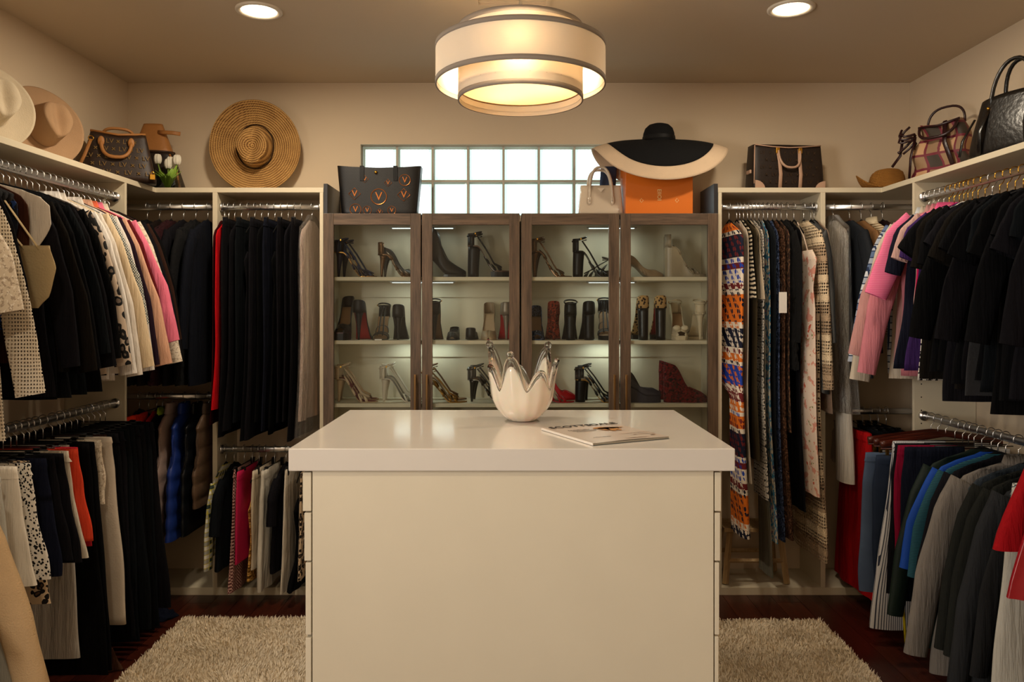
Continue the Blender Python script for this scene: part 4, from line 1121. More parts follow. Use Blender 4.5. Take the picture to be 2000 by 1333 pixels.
for i in range(16):
    short = i % 4 != 3
    hg = 'white' if i % 5 == 2 else 'gold'
    g(b, y, 'tee_shirt' if short else 'dress', 'short-sleeved black tee in the run of black tees' if short else 'long-sleeved black top in the run of black tees', 'tee' if short else 'top', rb.choice(BLACKS),
      L=.76 + rb.uniform(-.06, .1), w=.2, hem=.25 + rb.uniform(-.02, .03), slv='short' if short else 'long', slen=rb.uniform(.1, .2) if short else .5, out=.275 + rb.uniform(-.02, .03) if short else .33, ra=.062, rb=.056 if short else .045, ht=.027, hang=hg, ang=rb.uniform(-5, 3),
      group='black tees under the plaid bag' if short else 'black long-sleeved tops under the plaid bag')
    if i == 7: g(b, y - .0245, 'top', 'dark grey marl top among the black tees', 'top', plain('2c2c2e', .9, .5), L=.8, hem=.27, ht=.02, hang='gold')
    y -= .049
g(b, 2.49, 'dress', 'long red jersey dress flaring to the hem', 'dress', K('8c0a12'), 'long', L=1.24, w=.2, hem=.34, uc=.12, ht=.036, hang='white', lowcut=.05)
g(b, 2.40, 'dress', 'crimson satin ruched dress', 'dress', plain('8a0c18', .3, .3, 40, .5), 'long', L=1.36, w=.2, hem=.36, uc=.12, ht=.04, pleat=.4, hang='white', lowcut=.05)
# ---- low rail beneath the plaid bag
b = 'RL'
g(b, 3.70, 'trousers', 'pale trousers behind the jeans', 'trousers', K('8f8a84'), 'pants', L=.84, w=.12, hem=.14, uc=.12, ht=.02, hang='wood')
g(b, 3.64, 'jeans', 'blue jeans with white stitching', 'jeans', DENIM, 'pants', L=.72, w=.12, hem=.15, uc=.22, ht=.034, hang='wood', ang=6)
g(b, 3.575, 'jeans', 'dark blue plain jeans', 'jeans', pat('dark_denim', lambda m: m.color(m.mix(m.noise(m.coord('UV'), 7, 4), hexc('10182a'), hexc('22314a')))), 'pants', L=.74, w=.12, hem=.14, uc=.2, ht=.03, hang='wood', ang=4)
g(b, 3.50, 'trousers', 'white trousers with thin stripes', 'trousers', PINSTR, 'pants', L=.84, w=.12, hem=.23, uc=.16, ht=.034, hang='wclip', fold=.002)
g(b, 3.44, 'trousers', 'black trousers beside the striped ones', 'trousers', blk(), 'pants', L=.66, w=.13, hem=.17, uc=.17, ht=.022, hang='wclip')
g(b, 3.395, 'trousers', 'crimson trousers', 'trousers', K('7d0a2c'), 'pants', L=.62, w=.13, hem=.15, uc=.18, ht=.022, hang='wclip')
g(b, 3.355, 'trousers', 'dark navy trousers beside the crimson ones', 'trousers', K('0e1220'), 'pants', L=.66, w=.13, hem=.15, uc=.17, ht=.018, hang='wclip')
g(b, 3.30, 'track_jacket', 'dark green jacket with yellow piping', 'jacket', plain('0f1d16', .6, .2), L=.88, w=.24, hem=.31, slv='long', slen=.62, out=.37, ht=.026, hang='velvet',
  top=lambda t, z, ht, sd: MB().tube([(.33, -.012, z - .56), (.325, -.018, z - .7), (.31, -.02, z - .88)], .006, 6).build('piping', K('c9b21f'), t))
g(b, 3.235, 'top', 'bright blue long-sleeved top', 'top', plain('0f3f96', .7, .2), L=.6, w=.24, hem=.28, slv='long', slen=.4, out=.35, ht=.022, hang='velvet')
g(b, 3.19, 'top', 'teal ribbed top', 'top', TEALSTR, L=.6, w=.24, hem=.28, slv='long', slen=.42, out=.34, ht=.02, hang='velvet')
g(b, 3.14, 'jacket', 'black jacket beside teal top', 'jacket', blk(), L=.9, w=.24, hem=.3, slv='long', slen=.6, out=.35, ht=.022, hang='velvet')
g(b, 3.06, 'coat', 'light grey hooded coat', 'coat', K('6f6861'), L=.92, w=.25, hem=.36, slv='long', slen=.68, out=.41, ra=.07, rb=.05, ht=.038, hang='velvet', collar=True)
g(b, 2.99, 'coat', 'slate blue coat', 'coat', K('2c3238'), L=.94, w=.24, hem=.33, ht=.02, hang='velvet')
for i, y in enumerate((2.93, 2.87)):
    g(b, y, 'coat', 'olive black coat', 'coat', K('191a17'), L=.92, w=.25, hem=.33, slv='long', slen=.6, out=.37, ht=.026, hang='velvet', group='olive black coats')
g(b, 2.79, 'coat', 'charcoal long coat', 'coat', K('232426'), L=.93, w=.25, hem=.36, slv='long', slen=.68, out=.40, ra=.07, ht=.034, hang='velvet')
g(b, 2.71, 'coat', 'dark grey coat beside the white trousers', 'coat', K('1b1b1c'), L=.8, w=.24, hem=.32, slv='long', slen=.6, out=.37, ht=.026, hang='velvet')
g(b, 2.665, 'trousers', 'speckled grey trousers', 'trousers', TWEED, 'pants', L=.9, w=.14, hem=.22, uc=.14, ht=.02, hang='clip')
g(b, 2.60, 'trousers', 'wide white trousers', 'trousers', K('a8a49a'), 'pants', L=.92, w=.15, hem=.24, uc=.17, ht=.034, hang='clip')
g(b, 2.27, 'trousers', 'ivory wide trousers', 'trousers', K('b3a793'), 'pants', L=.9, w=.15, hem=.24, uc=.17, ht=.034, hang='clip')

fill_rails()

# beige canvas bag hung by its strap beside the net sweater
t = thing('shoulder_bag', 'beige canvas shoulder bag hung by its strap beside the net sweater', 'bag', (XRODL, 2.7165, RZ))
TANC = plain('b09a72', .8, .4)
MB().tube([(.275, 0, -.335), (.13, 0, -.13), (.04, 0, -.045), (.0135, 0, -.006), (.0095, 0, .014), (0, 0, .0195), (-.0095, 0, .014), (-.0135, 0, -.006), (0, 0, -.05), (.08, 0, -.16), (.225, 0, -.335)], .008, 8, flat=(1, .22, (0, 1, 0))).build('strap', TANC, t)
shell(lerp_levels([(-.32, .19, .31, .5), (-.40, .14, .33, 1.0), (-.5, .16, .31, 1.0), (-.54, .2, .28, .6)], 12), .0095, 5, .001).build('pouch', TANC, t)

# ------------------------------------------------------------------ hats
def axes(z, x):
    z = Vector(z).normalized(); x = Vector(x); x = (x - z * x.dot(z)).normalized(); y = z.cross(x)
    return Matrix((x, y, z)).transposed().to_4x4()
def solid(o, th, off=0):
    s = o.modifiers.new('thickness', 'SOLIDIFY'); s.thickness = th; s.offset = off
    return o
def hat_parts(t, M4, Ra, Rb, ca, cb, H, mat, curl, pinch=.03, band=None, wrinkle=0.0, n=64, taper=.1):
    """brim and crown of a hat in the frame M4 (z out of the crown, x to the front)"""
    br = []; 
    for k in range(13):
        f = k / 12
        ring = []
        for j in range(n):
            a = 2 * PI * j / n
            x = (ca + (Ra - ca) * f) * math.cos(a); y = (cb + (Rb - cb) * f) * math.sin(a)
            q = wrinkle * f * (math.sin(5 * a + 1) + .6 * math.sin(9 * a))
            ring.append((x, y, curl(a, f) + q))
        br.append(ring)
    m = MB().rings(br); o = solid(m.build('brim', mat, t), .004); o.matrix_local = M4
    cr = []
    for k in range(9):
        f = k / 8
        cr.append([(ca * (1 - taper * f) * math.cos(2 * PI * j / n), cb * (1 - taper * f) * math.sin(2 * PI * j / n), H * f + .004 * math.sin(3 * 2 * PI * j / n) * f) for j in range(n)])
    def topz(x, y): return H + .012 * (1 - (x / ca) ** 2 - (y / cb) ** 2) 
    for k in range(1, 9):
        f = 1 - k / 8.0 + .001
        ring = []
        for j in range(n):
            a = 2 * PI * j / n; x = ca * (1 - taper) * f * math.cos(a); y = cb * (1 - taper) * f * math.sin(a)
            ring.append((x, y, topz(x, y)))
        cr.append(ring)
    out = []
    for ring in cr:
        o2 = []
        for x, y, z in ring:
            s = max(0, z / H)
            d = pinch * math.exp(-(y / (cb * .33)) ** 2) * (1 if s > .85 else 0) * (0.7 + .3 * math.cos(3 * x / ca))
            e = .30 * max(0, (x / ca) - .1) * s          # front pinch
            o2.append((x, y * (1 - e), z - d - .012 * s * max(0, -x / ca)))
        out.append(o2)
    m = MB().rings(out, True, False, True); o = m.build('crown', mat, t); o.matrix_local = M4
    if band:
        m = MB().rings([[((ca + .003) * math.cos(2 * PI * j / n), (cb + .003) * math.sin(2 * PI * j / n), z) for j in range(n)] for z in (.002, .012, .02)]); m.xform(M4)
        solid(m.build('hat_band', band, t), .002)

FELTW = plain('cfc0a6', .95, .3, 200); FELTT = plain('b08e6c', .95, .3, 200)
for (D, lab, mt, zc) in ((3.50, 'tan felt hat leaning on the wall beside the monogram bags', FELTT, -.02), (3.13, 'cream felt hat leaning on the wall beside the tan hat', FELTW, .0)):
    t = thing('felt_hat', lab, 'hat', (-2.105, D, ST1))
    M4 = Matrix.Translation((-.015, 0, .187)) @ axes((.86, -.42, .20), (.35, -.2, -1))
    hat_parts(t, M4, .185, .175, .098, .08, .115, mt, lambda a, f: .018 * f * f * (1 + math.cos(2 * a) * -1.0) - .008 * f, .03, taper=.16)
t = thing('straw_sombrero', 'wide woven straw sombrero leaning on the wall above black clothes', 'hat', (PX(498, 4.29), 4.27, ST1))
M4 = Matrix.Translation((0, 0.035, .258)) @ axes((.06, -.97, -.10), (-.15, 0, -1))
hat_parts(t, M4, .252, .248, .118, .098, .095, STRAW, lambda a, f: .03 * f * f + .012 * math.cos(2 * a) * f * f, .035, plain('3a2414', .8, .4), .002, 84, .16)
# curled straw hat
t = thing('straw_hat', 'small tan straw hat with curled brim lying on the corner shelf', 'hat', (PX(1737, 4.17), 4.2, ST1))
M4 = Matrix.Translation((0, 0, .012)) @ axes((.02, -.06, 1), (.9, -.43, 0))
hat_parts(t, M4, .155, .12, .1, .078, .095, STRAWD, lambda a, f: .075 * f ** 2.2 * (math.cos(a) ** 2 * (1 if math.cos(a) < 0 else .7)) - .004 * f, .025, taper=.22)

# floppy hat on the orange box
ZT = ZCAB - .0035
t = thing('orange_box', 'glossy orange gift box with gold emblems standing on the shoe cabinet', 'box', ((PX(1221, 4.12) + PX(1352, 4.12)) / 2, 4.205, ZT))
bw_ = (PX(1352, 4.12) - PX(1221, 4.12)) / 2; ORG = flat('orange_box_card', 'd9701a', .4, .4)
BH = .34
MB().box(-bw_, bw_, -.10, .10, 0, BH).build('carton', ORG, t, False, .002)
MB().box(-bw_ - .0015, bw_ + .0015, -.1015, .1015, BH - .05, BH + .001).build('lid', ORG, t, False, .002)
m = MB(); add_text(m, 'EIIOI', .03, Matrix.Translation((.0, -.1008, .105)) @ Matrix.Rotation(R(90), 4, 'X') @ Matrix.Rotation(R(-90), 4, 'Z'))
GPR = plain('f0d79c', .4, 0)
m.build('gold_lettering', GPR, t, False)
for sx in (-.094, .094):
    m = MB(); c = (sx, -.1006, .075)
    m.tube([(c[0] + .009 * math.cos(k * PI / 2), c[1], c[2] + .011 * math.sin(k * PI / 2)) for k in range(4)], .0016, 5, closed=True).build('gold_emblem', GPR, t, False)
hat = thing('floppy_hat', 'huge floppy black sun hat with cream brim draped over the orange box', 'hat', (PX(1287, 4.2), 4.205, ZT + .379))
HBK = plain('0c0c0d', .9, .4, 220); HCR = plain('cdb497', .9, .4, 220)
def bend(d, r, fm):
    arc = r * fm
    if d < arc: return r * math.sin(d / r), r * (1 - math.cos(d / r))
    return r * math.sin(fm) + (d - arc) * math.cos(fm), r * (1 - math.cos(fm)) + (d - arc) * math.sin(fm)
def floppy(x, d):
    if d < 0: o, dn = bend(-d, .17, R(72)); return (x, -o, -dn)
    o, dn = bend(d, .12, R(83)); return (x, o, -dn)
def brim_pts(f0, f1, k, n=72):
    rr = []
    for i in range(k + 1):
        rho = .365 * (f0 + (f1 - f0) * i / k)
        rg = []
        for j in range(n):
            a = 2 * PI * j / n; x = rho * math.cos(a) * 1.0; p = floppy(x, rho * math.sin(a) * (1.0 if math.sin(a) < 0 else .86))
            rg.append((p[0], p[1], p[2] + .042 - .05 * (abs(x) / .365) ** 3 + .008 * math.sin(3 * a)))
        rr.append(rg)
    return MB().rings(rr)
solid(brim_pts(.2, .79, 14).build('brim', HBK, hat), .003)
solid(brim_pts(.79, 1.0, 6).build('brim_border', HCR, hat), .003)
MB().lathe([(.088, .028), (.086, .05), (.083, .075), (.074, .10), (.055, .118), (.03, .126), (.001, .128)], 40).build('crown', HBK, hat)
MB().lathe([(.089, .036), (.0895, .042), (.0875, .056)], 40).build('hat_band', plain('050506', .6, .3), hat)
# glitter piece tucked behind the white bag
t = thing('glitter_clutch', 'navy glitter clutch standing between the white bag and orange box', 'bag', (.530, 4.305, ZT))
MB().rings([[(.03 * math.cos(a), .012 * math.sin(a), 0) for a in [2 * PI * j / 20 for j in range(20)]], [(.045 * math.cos(a), .016 * math.sin(a), .14) for a in [2 * PI * j / 20 for j in range(20)]], [(.045 * math.cos(a) + .01, .014 * math.sin(a), .29) for a in [2 * PI * j / 20 for j in range(20)]]], True, True, True).build('pouch', SEQN, t)
MB().box(.02, .028, -.03, -.022, .10, .2).build('zip_pull', plain('b0651c', .5, .2), t, False)

# ------------------------------------------------------------------ bags
def bag_rings(w0, d0, w1, d1, h, e=.32, n=40, k=12, sag=0.0, bulge=.0, topwave=0.0):
    rr = []; uv = []
    for i in range(k + 1):
        f = i / k; w = (w0 + (w1 - w0) * f) / 2; d = (d0 + (d1 - d0) * f) / 2 * (1 + bulge * math.sin(PI * f)); rg = []
        if i == 0: w *= .97; d *= .9
        for j in range(n):
            a = 2 * PI * j / n; ca, sa = math.cos(a), math.sin(a)
            x = w * math.copysign(abs(ca) ** e, ca); y = d * math.copysign(abs(sa) ** e, sa)
            z = h * f + (topwave * (abs(x) / w) ** 2 - sag * (1 - (x / w) ** 2)) * f ** 3
            rg.append((x, y, z)); uv.append((x + .9 * y, z))
        rr.append(rg)
    return rr, uv
def arc(x0, x1, z0, h, y0=0, y1=None, n=16, p=.75):
    y1 = y0 if y1 is None else y1
    return [((x0 + x1) / 2 - (x1 - x0) / 2 * math.copysign(abs(math.cos(PI * i / n)) ** p, math.cos(PI * i / n)), y0 + (y1 - y0) * math.sin(PI * i / n), z0 + h * math.sin(PI * i / n) ** .8) for i in range(n + 1)]
CANVAS = pat('brown_monogram_canvas', lambda m: m.color(m.mix(m.noise(m.coord('Object'), 60, 3), hexc('1d120b'), hexc('38261a'))).bump(m.noise(m.coord('Object'), 300, 1), .2, .002), .5, .4)
CANVD = pat('dark_brown_canvas', lambda m: m.color(m.mix(m.noise(m.coord('Object'), 60, 3), hexc('160e09'), hexc('2a1b12'))).bump(m.noise(m.coord('Object'), 300, 1), .2, .002), .5, .4)
MONO = plain('7d6238', .6, 0); VACH = plain('a8713c', .5, .2, 90, .4); VACHL = plain('b5927a', .5, .2, 90, .4); COPPER = flat('copper_print', 'b5682c', .35, .5, .7)
def monogram(t, w, h, y, nx, nz, z0, size=.03, taper=0.0, mat=MONO):
    m = MB()
    for i in range(nx):
        for k in range(nz):
            f = (k + .5) / nz; ww = w * (1 - taper * f)
            x = ((i + .5 + (k % 2) * .5) / nx - .5) * ww
            if abs(x) > ww / 2 - .02: continue
            z = z0 + h * f
            if (i + k) % 2 == 0: add_text(m, 'LV', size, Matrix.Translation((x, y(f), z)) @ Matrix.Rotation(R(90), 4, 'X'))
            else:
                for q in range(4):
                    m.tube([(x, y(f), z), (x + size * .3 * math.cos(q * PI / 2 + PI / 4), y(f), z + size * .3 * math.sin(q * PI / 2 + PI / 4))], size * .07, 5)
    m.build('monogram_print', mat, t, False)['kind'] = 'stuff'
# monogram handbag with rolled handles
t = thing('monogram_handbag', 'brown monogram handbag with tan rolled handles on the corner shelf', 'handbag', (-2.0, 3.93, ST1), R(24))
rr, uv = bag_rings(.36, .15, .25, .06, .25, .4, sag=.02)
MB().rings(rr, True, True, True, uv).build('body', CANVAS, t)
monogram(t, .34, .20, lambda f: -.0755 - .0015 + .042 * f, 7, 5, .02, .032, .25)
MB().tube(arc(-.075, .06, .20, -.085, -.046, -.075), .009, 8).build('handle', VACH, t)
MB().tube(arc(-.07, .065, .245, .03, .03, .01), .008, 8).build('handle', VACH, t)
for sx in (-.075, .06): MB().ball((sx, -.05, .195), .016, 10, 6, (1, .35, 1.6)).build('handle_tab', VACH, t)
MB().tube([(-.125, -.02, .25), (.0, -.034, .235), (.125, -.02, .25)], .006, 6).build('top_trim', VACH, t)
MB().box(.145, .17, -.079, -.071, .012, .04).build('padlock', GOLDM, t, False, .002)
MB().tube([(.158 + .008 * math.cos(PI * k / 6), -.075, .04 + .014 * math.sin(PI * k / 6)) for k in range(7)], .002, 5).build('shackle', GOLDM, t)
MB().tube([(-.12, -.05, .2), (-.145, -.065, .12), (-.18, -.075, .03)], .008, 6, flat=(1, .3, (1, 0, 0))).build('side_strap', VACH, t)
MB().tube([(-.12 + .012 * math.cos(2 * PI * k / 12), -.052, .205 + .012 * math.sin(2 * PI * k / 12)) for k in range(12)], .002, 5, closed=True).build('ring', GOLDM, t)
# tall noe-style bag with tan top
t = thing('bucket_bag', 'tall brown bag with a raised tan leather collar and strap', 'handbag', (-1.985, 4.29, ST1), R(4))
rr, uv = bag_rings(.34, .16, .2, .10, .22, .5)
MB().rings(rr, True, True, True, uv).build('body', CANVD, t)
rr, uv = bag_rings(.215, .11, .10, .04, .165, .6)
m = MB().rings(rr, True, False, True, uv); m.xform(Matrix.Translation((-.005, 0, .215))); m.build('leather_collar', VACH, t)
m = MB().rings([[(.112 * math.cos(a), .062 * math.sin(a), z) for a in [2 * PI * j / 24 for j in range(24)]] for z in (.218, .222, .226)]); m.build('seam', plain('3a2414', .6, .2), t)
MB().tube([(.03, -.03, .33), (.07, -.05, .325), (.11, -.045, .325), (.155, -.04, .32)], .011, 8, flat=(1, .25, (0, 0, 1))).build('strap', VACH, t)
MB().tube([(.11, -.075, .2), (.15, -.08, .1), (.165, -.08, .01)], .006, 6).build('edge_binding', VACH, t)
# black tote with copper emblems
t = thing('tote_bag', 'black woven tote with copper V emblems on the shoe cabinet', 'tote bag', (PX(741, 4.2), 4.235, ZT), R(1))
TOTE = pat('black_basket_weave', lambda m: m.color(hexc('0b0a0b')).bump(m.n('ShaderNodeTexChecker', {'Vector': m.coord('UV'), 'Scale': 130.0}).outputs['Fac'], .7, .004), .32, .5)
rr, uv = bag_rings(.405, .12, .455, .12, .262, .22, 56, 14, sag=.0, topwave=.012)
MB().rings(rr, True, True, False, uv).build('body', TOTE, t)
for sy in (-1, 1):
    for sx in (-.09, .09): MB().box(sx - .012, sx + .012, sy * .061 - .003, sy * .061 + .003, .19, .272).build('handle_tab', plain('0d0c0d', .4, .2), t, False, .001)
MB().box(-.05, .05, -.05, .05, .255, .262).build('closing_strap', plain('0d0c0d', .4, .2), t, False, .001)
MB().ball((-.015, -.066, .236), .009).build('clasp', GOLDM, t)
def emblem(t, x, z, r, shape='ring', y=-.0622):
    m = MB(); add_text(m, 'V', r * 1.5, Matrix.Translation((x, y, z)) @ Matrix.Rotation(R(90), 4, 'X'))
    k = 24 if shape == 'ring' else 4
    m.tube([(x + r * math.cos(2 * PI * i / k), y, z + r * 1.0 * math.sin(2 * PI * i / k)) for i in range(k)], r * .055, 5, closed=True)
    m.build('emblem', COPPER, t, False)
for x, z, r, s in ((.0, .105, .042, 'ring'), (-.062, .032, .022, 'ring'), (.07, .032, .022, 'ring'), (.135, .115, .034, 'sq'), (-.13, .12, .032, 'sq'), (-.125, .036, .03, 'ring'), (.14, .195, .03, 'ring'), (.005, .024, .018, 'sq'), (-.075, .2, .02, 'sq'), (.05, .18, .02, 'sq')):
    emblem(t, x, z, r, s)
# white mini bag
t = thing('white_handbag', 'small glossy white handbag with twin round handles on the shoe cabinet', 'handbag', (PX(1172, 4.2), 4.20, ZT), 0)
WBAG = flat('white_patent', 'cdbca6', .15, .5, coat=.6)
rr, uv = bag_rings(.245, .10, .215, .07, .165, .16, 48, 8)
MB().rings(rr, True, True, True, uv).build('body', WBAG, t)
for y in (-.042, .042): MB().tube(arc(-.062, .062, .075 if y < 0 else .16, .19 if y < 0 else .10, y - .006 if y < 0 else y, y + .02 if y < 0 else y), .0075, 8).build('handle', WBAG, t)
for sx in (-.062, .062): MB().ball((sx, -.05, .082), .013, 10, 6, (.8, .3, 1.9)).build('handle_tab', WBAG, t)
m = MB(); m.add([(-.02, -.0415, .148), (.02, -.0415, .148), (0, -.045, .126)], [(0, 2, 1)]); solid(m.build('triangle_plate', flat('enamel_plate', 'e6d8c4', .2, .5), t, False), .002)
# travel bag
t = thing('travel_bag', 'dark brown soft briefcase with pale leather handles and corners', 'bag', (PX(1536, 4.2), 4.235, ST1), R(6))
rr, uv = bag_rings(.405, .13, .385, .09, .245, .2, 48, 12, bulge=.1)
MB().rings(rr, True, True, True, uv).build('body', CANVD, t)
monogram(t, .36, .2, lambda f: -.0705 + .021 * f - .006 * math.sin(PI * f), 8, 5, .02, .026, .08, plain('3c2a18', .6, 0))
for sx in (-.058, .055):
    MB().tube([(sx, -.073, .004), (sx + .004, -.075, .08), (sx, -.07, .15), (sx * 1.1, -.056, .22)], .0105, 8, flat=(1, .25, (1, 0, 0))).build('strap', VACHL, t)
    MB().box(sx * 1.12 - .01, sx * 1.12 + .01, -.066, -.054, .195, .226).build('buckle', GOLDM, t, False, .002)
MB().tube(arc(-.062, .06, .21, -.095, -.062, -.088), .0065, 8).build('handle', VACHL, t)
MB().tube([(-.186, -.049, .243), (-.09, -.053, .232), (0, -.054, .228), (.09, -.053, .234), (.184, -.049, .243)], .0035, 6).build('top_piping', VACHL, t)
MB().tube([(-.190, -.052, .238), (-.197, -.063, .12), (-.199, -.065, .03)], .0035, 6).build('side_piping', VACHL, t)
for s in (-1, 1):
    m = MB(); pts = [(s * .197, .0)] + [(s * (.197 - .055 * math.sin(q * PI / 12)), .045 * math.cos(q * PI / 12)) for q in range(7)]
    m.add([(x, -.073, z + .002) for x, z in pts], [tuple(range(len(pts)))]); solid(m.build('corner_patch', VACHL, t, False), .005)
MB().box(-.208, -.198, -.03, .02, .09, .11).build('side_tab', VACHL, t, False, .003)
# plaid shoulder bag
BUR = pat('camel_check', f_plaid('b8906a', '3a3129', '6b2430', 2.2), .6, .3)
t = thing('plaid_bag', 'slouchy camel check shoulder bag with burgundy straps', 'handbag', (2.1, 3.76, ST1), R(-58))
rr, uv = bag_rings(.30, .15, .20, .07, .27, .5, 44, 14, sag=.02, bulge=.15)
rr = [[(x + .012 * math.sin(z * 40), y + .010 * math.sin(x * 50 + z * 30), z) for x, y, z in rg] for rg in rr]
MB().rings(rr, True, True, True, uv).build('body', BUR, t)
BURG = plain('25090c', .35, .2, 90, .5)
MB().tube(arc(-.09, .09, .255, .09, .02, .03), .006, 8).build('handle', BURG, t)
MB().tube(arc(-.09, .09, .25, -.07, -.05, -.09), .007, 8).build('handle', BURG, t)
MB().tube([(.03, -.045, .26), (.05, -.085, .15), (.09, -.09, .04)], .011, 8, flat=(1, .25, (1, 0, 0))).build('strap', BURG, t)
MB().tube([(-.10, -.045, .25), (.0, -.05, .243), (.10, -.045, .26)], .006, 6).build('top_trim', BURG, t)
for i in range(5):
    a0 = rnd.uniform(0, 6)
    MB().tube([(-.135 + .035 * math.cos(a0 + k * .7), -.085 + .02 * math.sin(a0 + k * .9), .24 - k * .012 + .02 * math.sin(a0 + k)) for k in range(9)], .006, 6).build('braided_cord', BURG, t)
MB().tube([(-.16, -.08, .2), (-.17, -.085, .12), (-.21, -.09, .07)], .008, 6, flat=(1, .3, (1, 0, 0))).build('tassel', BURG, t)
MB().tube([(-.10, -.08, .18), (-.11, -.095, .1), (-.12, -.09, .0)], .007, 6, flat=(1, .3, (1, 0, 0))).build('tassel', BURG, t)
# black leather bag
LTH = plain('100d0b', .3, .35, 50, .5)
t = thing('leather_bag', 'large black leather bag with tall handles beside the plaid bag', 'handbag', (2.095, 3.20, ST1), R(-72))
t.scale = (.9, .9, .9)
rr, uv = bag_rings(.46, .19, .34, .10, .27, .55, 48, 14, sag=-.015, bulge=.12)
MB().rings(rr, True, True, True, uv).build('body', LTH, t)
for y in (-.05, .05): MB().tube(arc(-.10, .10, .22, .22, y, y * .4, p=.9), .009, 8).build('handle', LTH, t)
for sx in (-.10, .10): MB().tube([(sx, -.055, .23), (sx * 1.15, -.102, .12), (sx * 1.2, -.1, .01)], .013, 8, flat=(1, .25, (1, 0, 0))).build('strap', LTH, t)
MB().tube([(-.165, 0, .27), (0, -.01, .288), (.165, 0, .27)], .007, 6).build('zip', BLACKP, t)
for sx in (-.10, .10): MB().ball((sx, -.062, .228), .008).build('stud', GOLDM, t)
MB().tube([(-.2, -.03, .2), (-.235, -.07, .1), (-.225, -.1, .02)], .008, 6, flat=(1, .4, (1, 0, 0))).build('side_strap', LTH, t)

# ------------------------------------------------------------------ tulips in a glass cube
t = thing('tulip_vase', 'white tulips in a small square glass vase on the corner shelf', 'vase', (PX(327, 4.16), 4.165, ST1))
MB().rings([[(-.055, -.04, .001), (.055, -.04, .001), (.055, .04, .001), (-.055, .04, .001)], [(-.055, -.04, .075), (.055, -.04, .075), (.055, .04, .075), (-.055, .04, .075)]], True, True, False).build('glass_vase', thin_glass('vase_glass', (.93, .97, .95)), t, False)
TUL = plain('e2dccb', .6, .1); LEAF = plain('86a83e', .5, .2); STEM = plain('7d9a42', .5, .2)
rt = random.Random(4)
for i in range(9):
    a = rt.uniform(0, 6.28); q = rt.uniform(.02, .075); x, y, z = q * math.cos(a), q * .6 * math.sin(a), .10 + rt.uniform(0, .045)
    MB().tube([(x * .2, y * .2, .006), (x * .6, y * .6, .06), (x, y, z)], .0028, 6).build('stem', STEM, t)
    fl_ = MB()
    for k in range(6):
        b_ = k * PI / 3; r0 = .016
        fl_.ball((x + r0 * math.cos(b_) * .6, y + r0 * math.sin(b_) * .6, z + .02), .0155, 8, 6, (.8, .8, 1.75))
    fl_.build('bloom', TUL, t)
for i in range(14):
    a = rt.uniform(0, 6.28); ln = rt.uniform(.05, .085); p = [(.01 * math.cos(a), .01 * math.sin(a), .012), (ln * .55 * math.cos(a), ln * .4 * math.sin(a), .07), (ln * 1.0 * math.cos(a), ln * .6 * math.sin(a), .09 + rt.uniform(0, .04))]
    MB().tube(p, [.008, .02, .003], 8, flat=(1, .14, (-math.sin(a), math.cos(a), 0))).build('leaf', LEAF, t)

# ------------------------------------------------------------------ bowl and magazine on the island
BWH = pat('opal_glass', lambda m: (m.color(m.mix(m.noise(m.coord('Object'), 9, 2), hexc('e3d5c4'), hexc('efe4d6'))), m.p(Subsurface_Weight=.25, Coat_Weight=.8, Coat_Roughness=.03)), .15, .5)
t = thing('splash_bowl', 'white art glass bowl with a clear splash-shaped rim on the countertop', 'bowl', (PX(1020, 3.05), 3.05, CT + .0066))
NS = 7; n = 140
hs = [.15, .075, .155, .09, .125, .07, .11]
def spike(a):
    k = a / (2 * PI) * NS; i = int(math.floor(k)) % NS; f = k - math.floor(k)
    s = (.5 - .5 * math.cos(2 * PI * f)) ** .75
    return hs[i] * s, s
prof = [(.001, 0), (.036, .0), (.05, .004), (.075, .022), (.097, .05), (.112, .08), (.1185, .11), (.122, .14)]
def rprof(z):
    for (r0, z0), (r1, z1) in zip(prof, prof[1:]):
        if z0 <= z <= z1 and z1 > z0: return r0 + (r1 - r0) * (z - z0) / (z1 - z0)
    return .122 + (z - .14) * .16
A0 = .35
def bowl_pt(a, z, dr=0):
    r = rprof(z) * (1 + .012 * math.cos(2 * NS * a)) + dr
    return (r * math.cos(a + A0), r * math.sin(a + A0), z)
def rim(a): return .125 + spike(a)[0]
def opal(a): return .118 + spike(a)[0] * .8
rr = []
zs_ = [0, .0002, .004, .012, .022, .035, .05, .065, .08, .095]
for z in zs_: rr.append([bowl_pt(2 * PI * j / n, z) for j in range(n)] if z > 0 else [(.001 * math.cos(2 * PI * j / n), .001 * math.sin(2 * PI * j / n), 0) for j in range(n)])
for k in range(1, 7):
    rr.append([bowl_pt(2 * PI * j / n, .095 + (opal(2 * PI * j / n) - .095) * k / 6) for j in range(n)])
solid(MB().rings(rr, True).build('opal_body', BWH, t), .006, 1)
rr = [[bowl_pt(2 * PI * j / n, opal(2 * PI * j / n) + (rim(2 * PI * j / n) - .003 - opal(2 * PI * j / n)) * k / 5) for j in range(n)] for k in range(6)]
solid(MB().rings(rr, True).build('clear_crown', thin_glass('clear_thin_crown', (.97, .97, .96), ior=1.35), t), .004, 1)
m = MB().tube([bowl_pt(2 * PI * j / n, rim(2 * PI * j / n) - .004, -.002) for j in range(n)], [.0075 + .004 * spike(2 * PI * j / n)[1] for j in range(n)], 10, closed=True)
m.build('clear_rim', CLEAR, t)
for i in range(NS):
    if hs[i] > .11:
        a = 2 * PI * (i + .5) / NS; p = bowl_pt(a, rim(a) + .010, .006)
        MB().ball(p, .0165, 14, 10, (.9, .9, 1.15)).build('glass_drop', CLEAR, t)

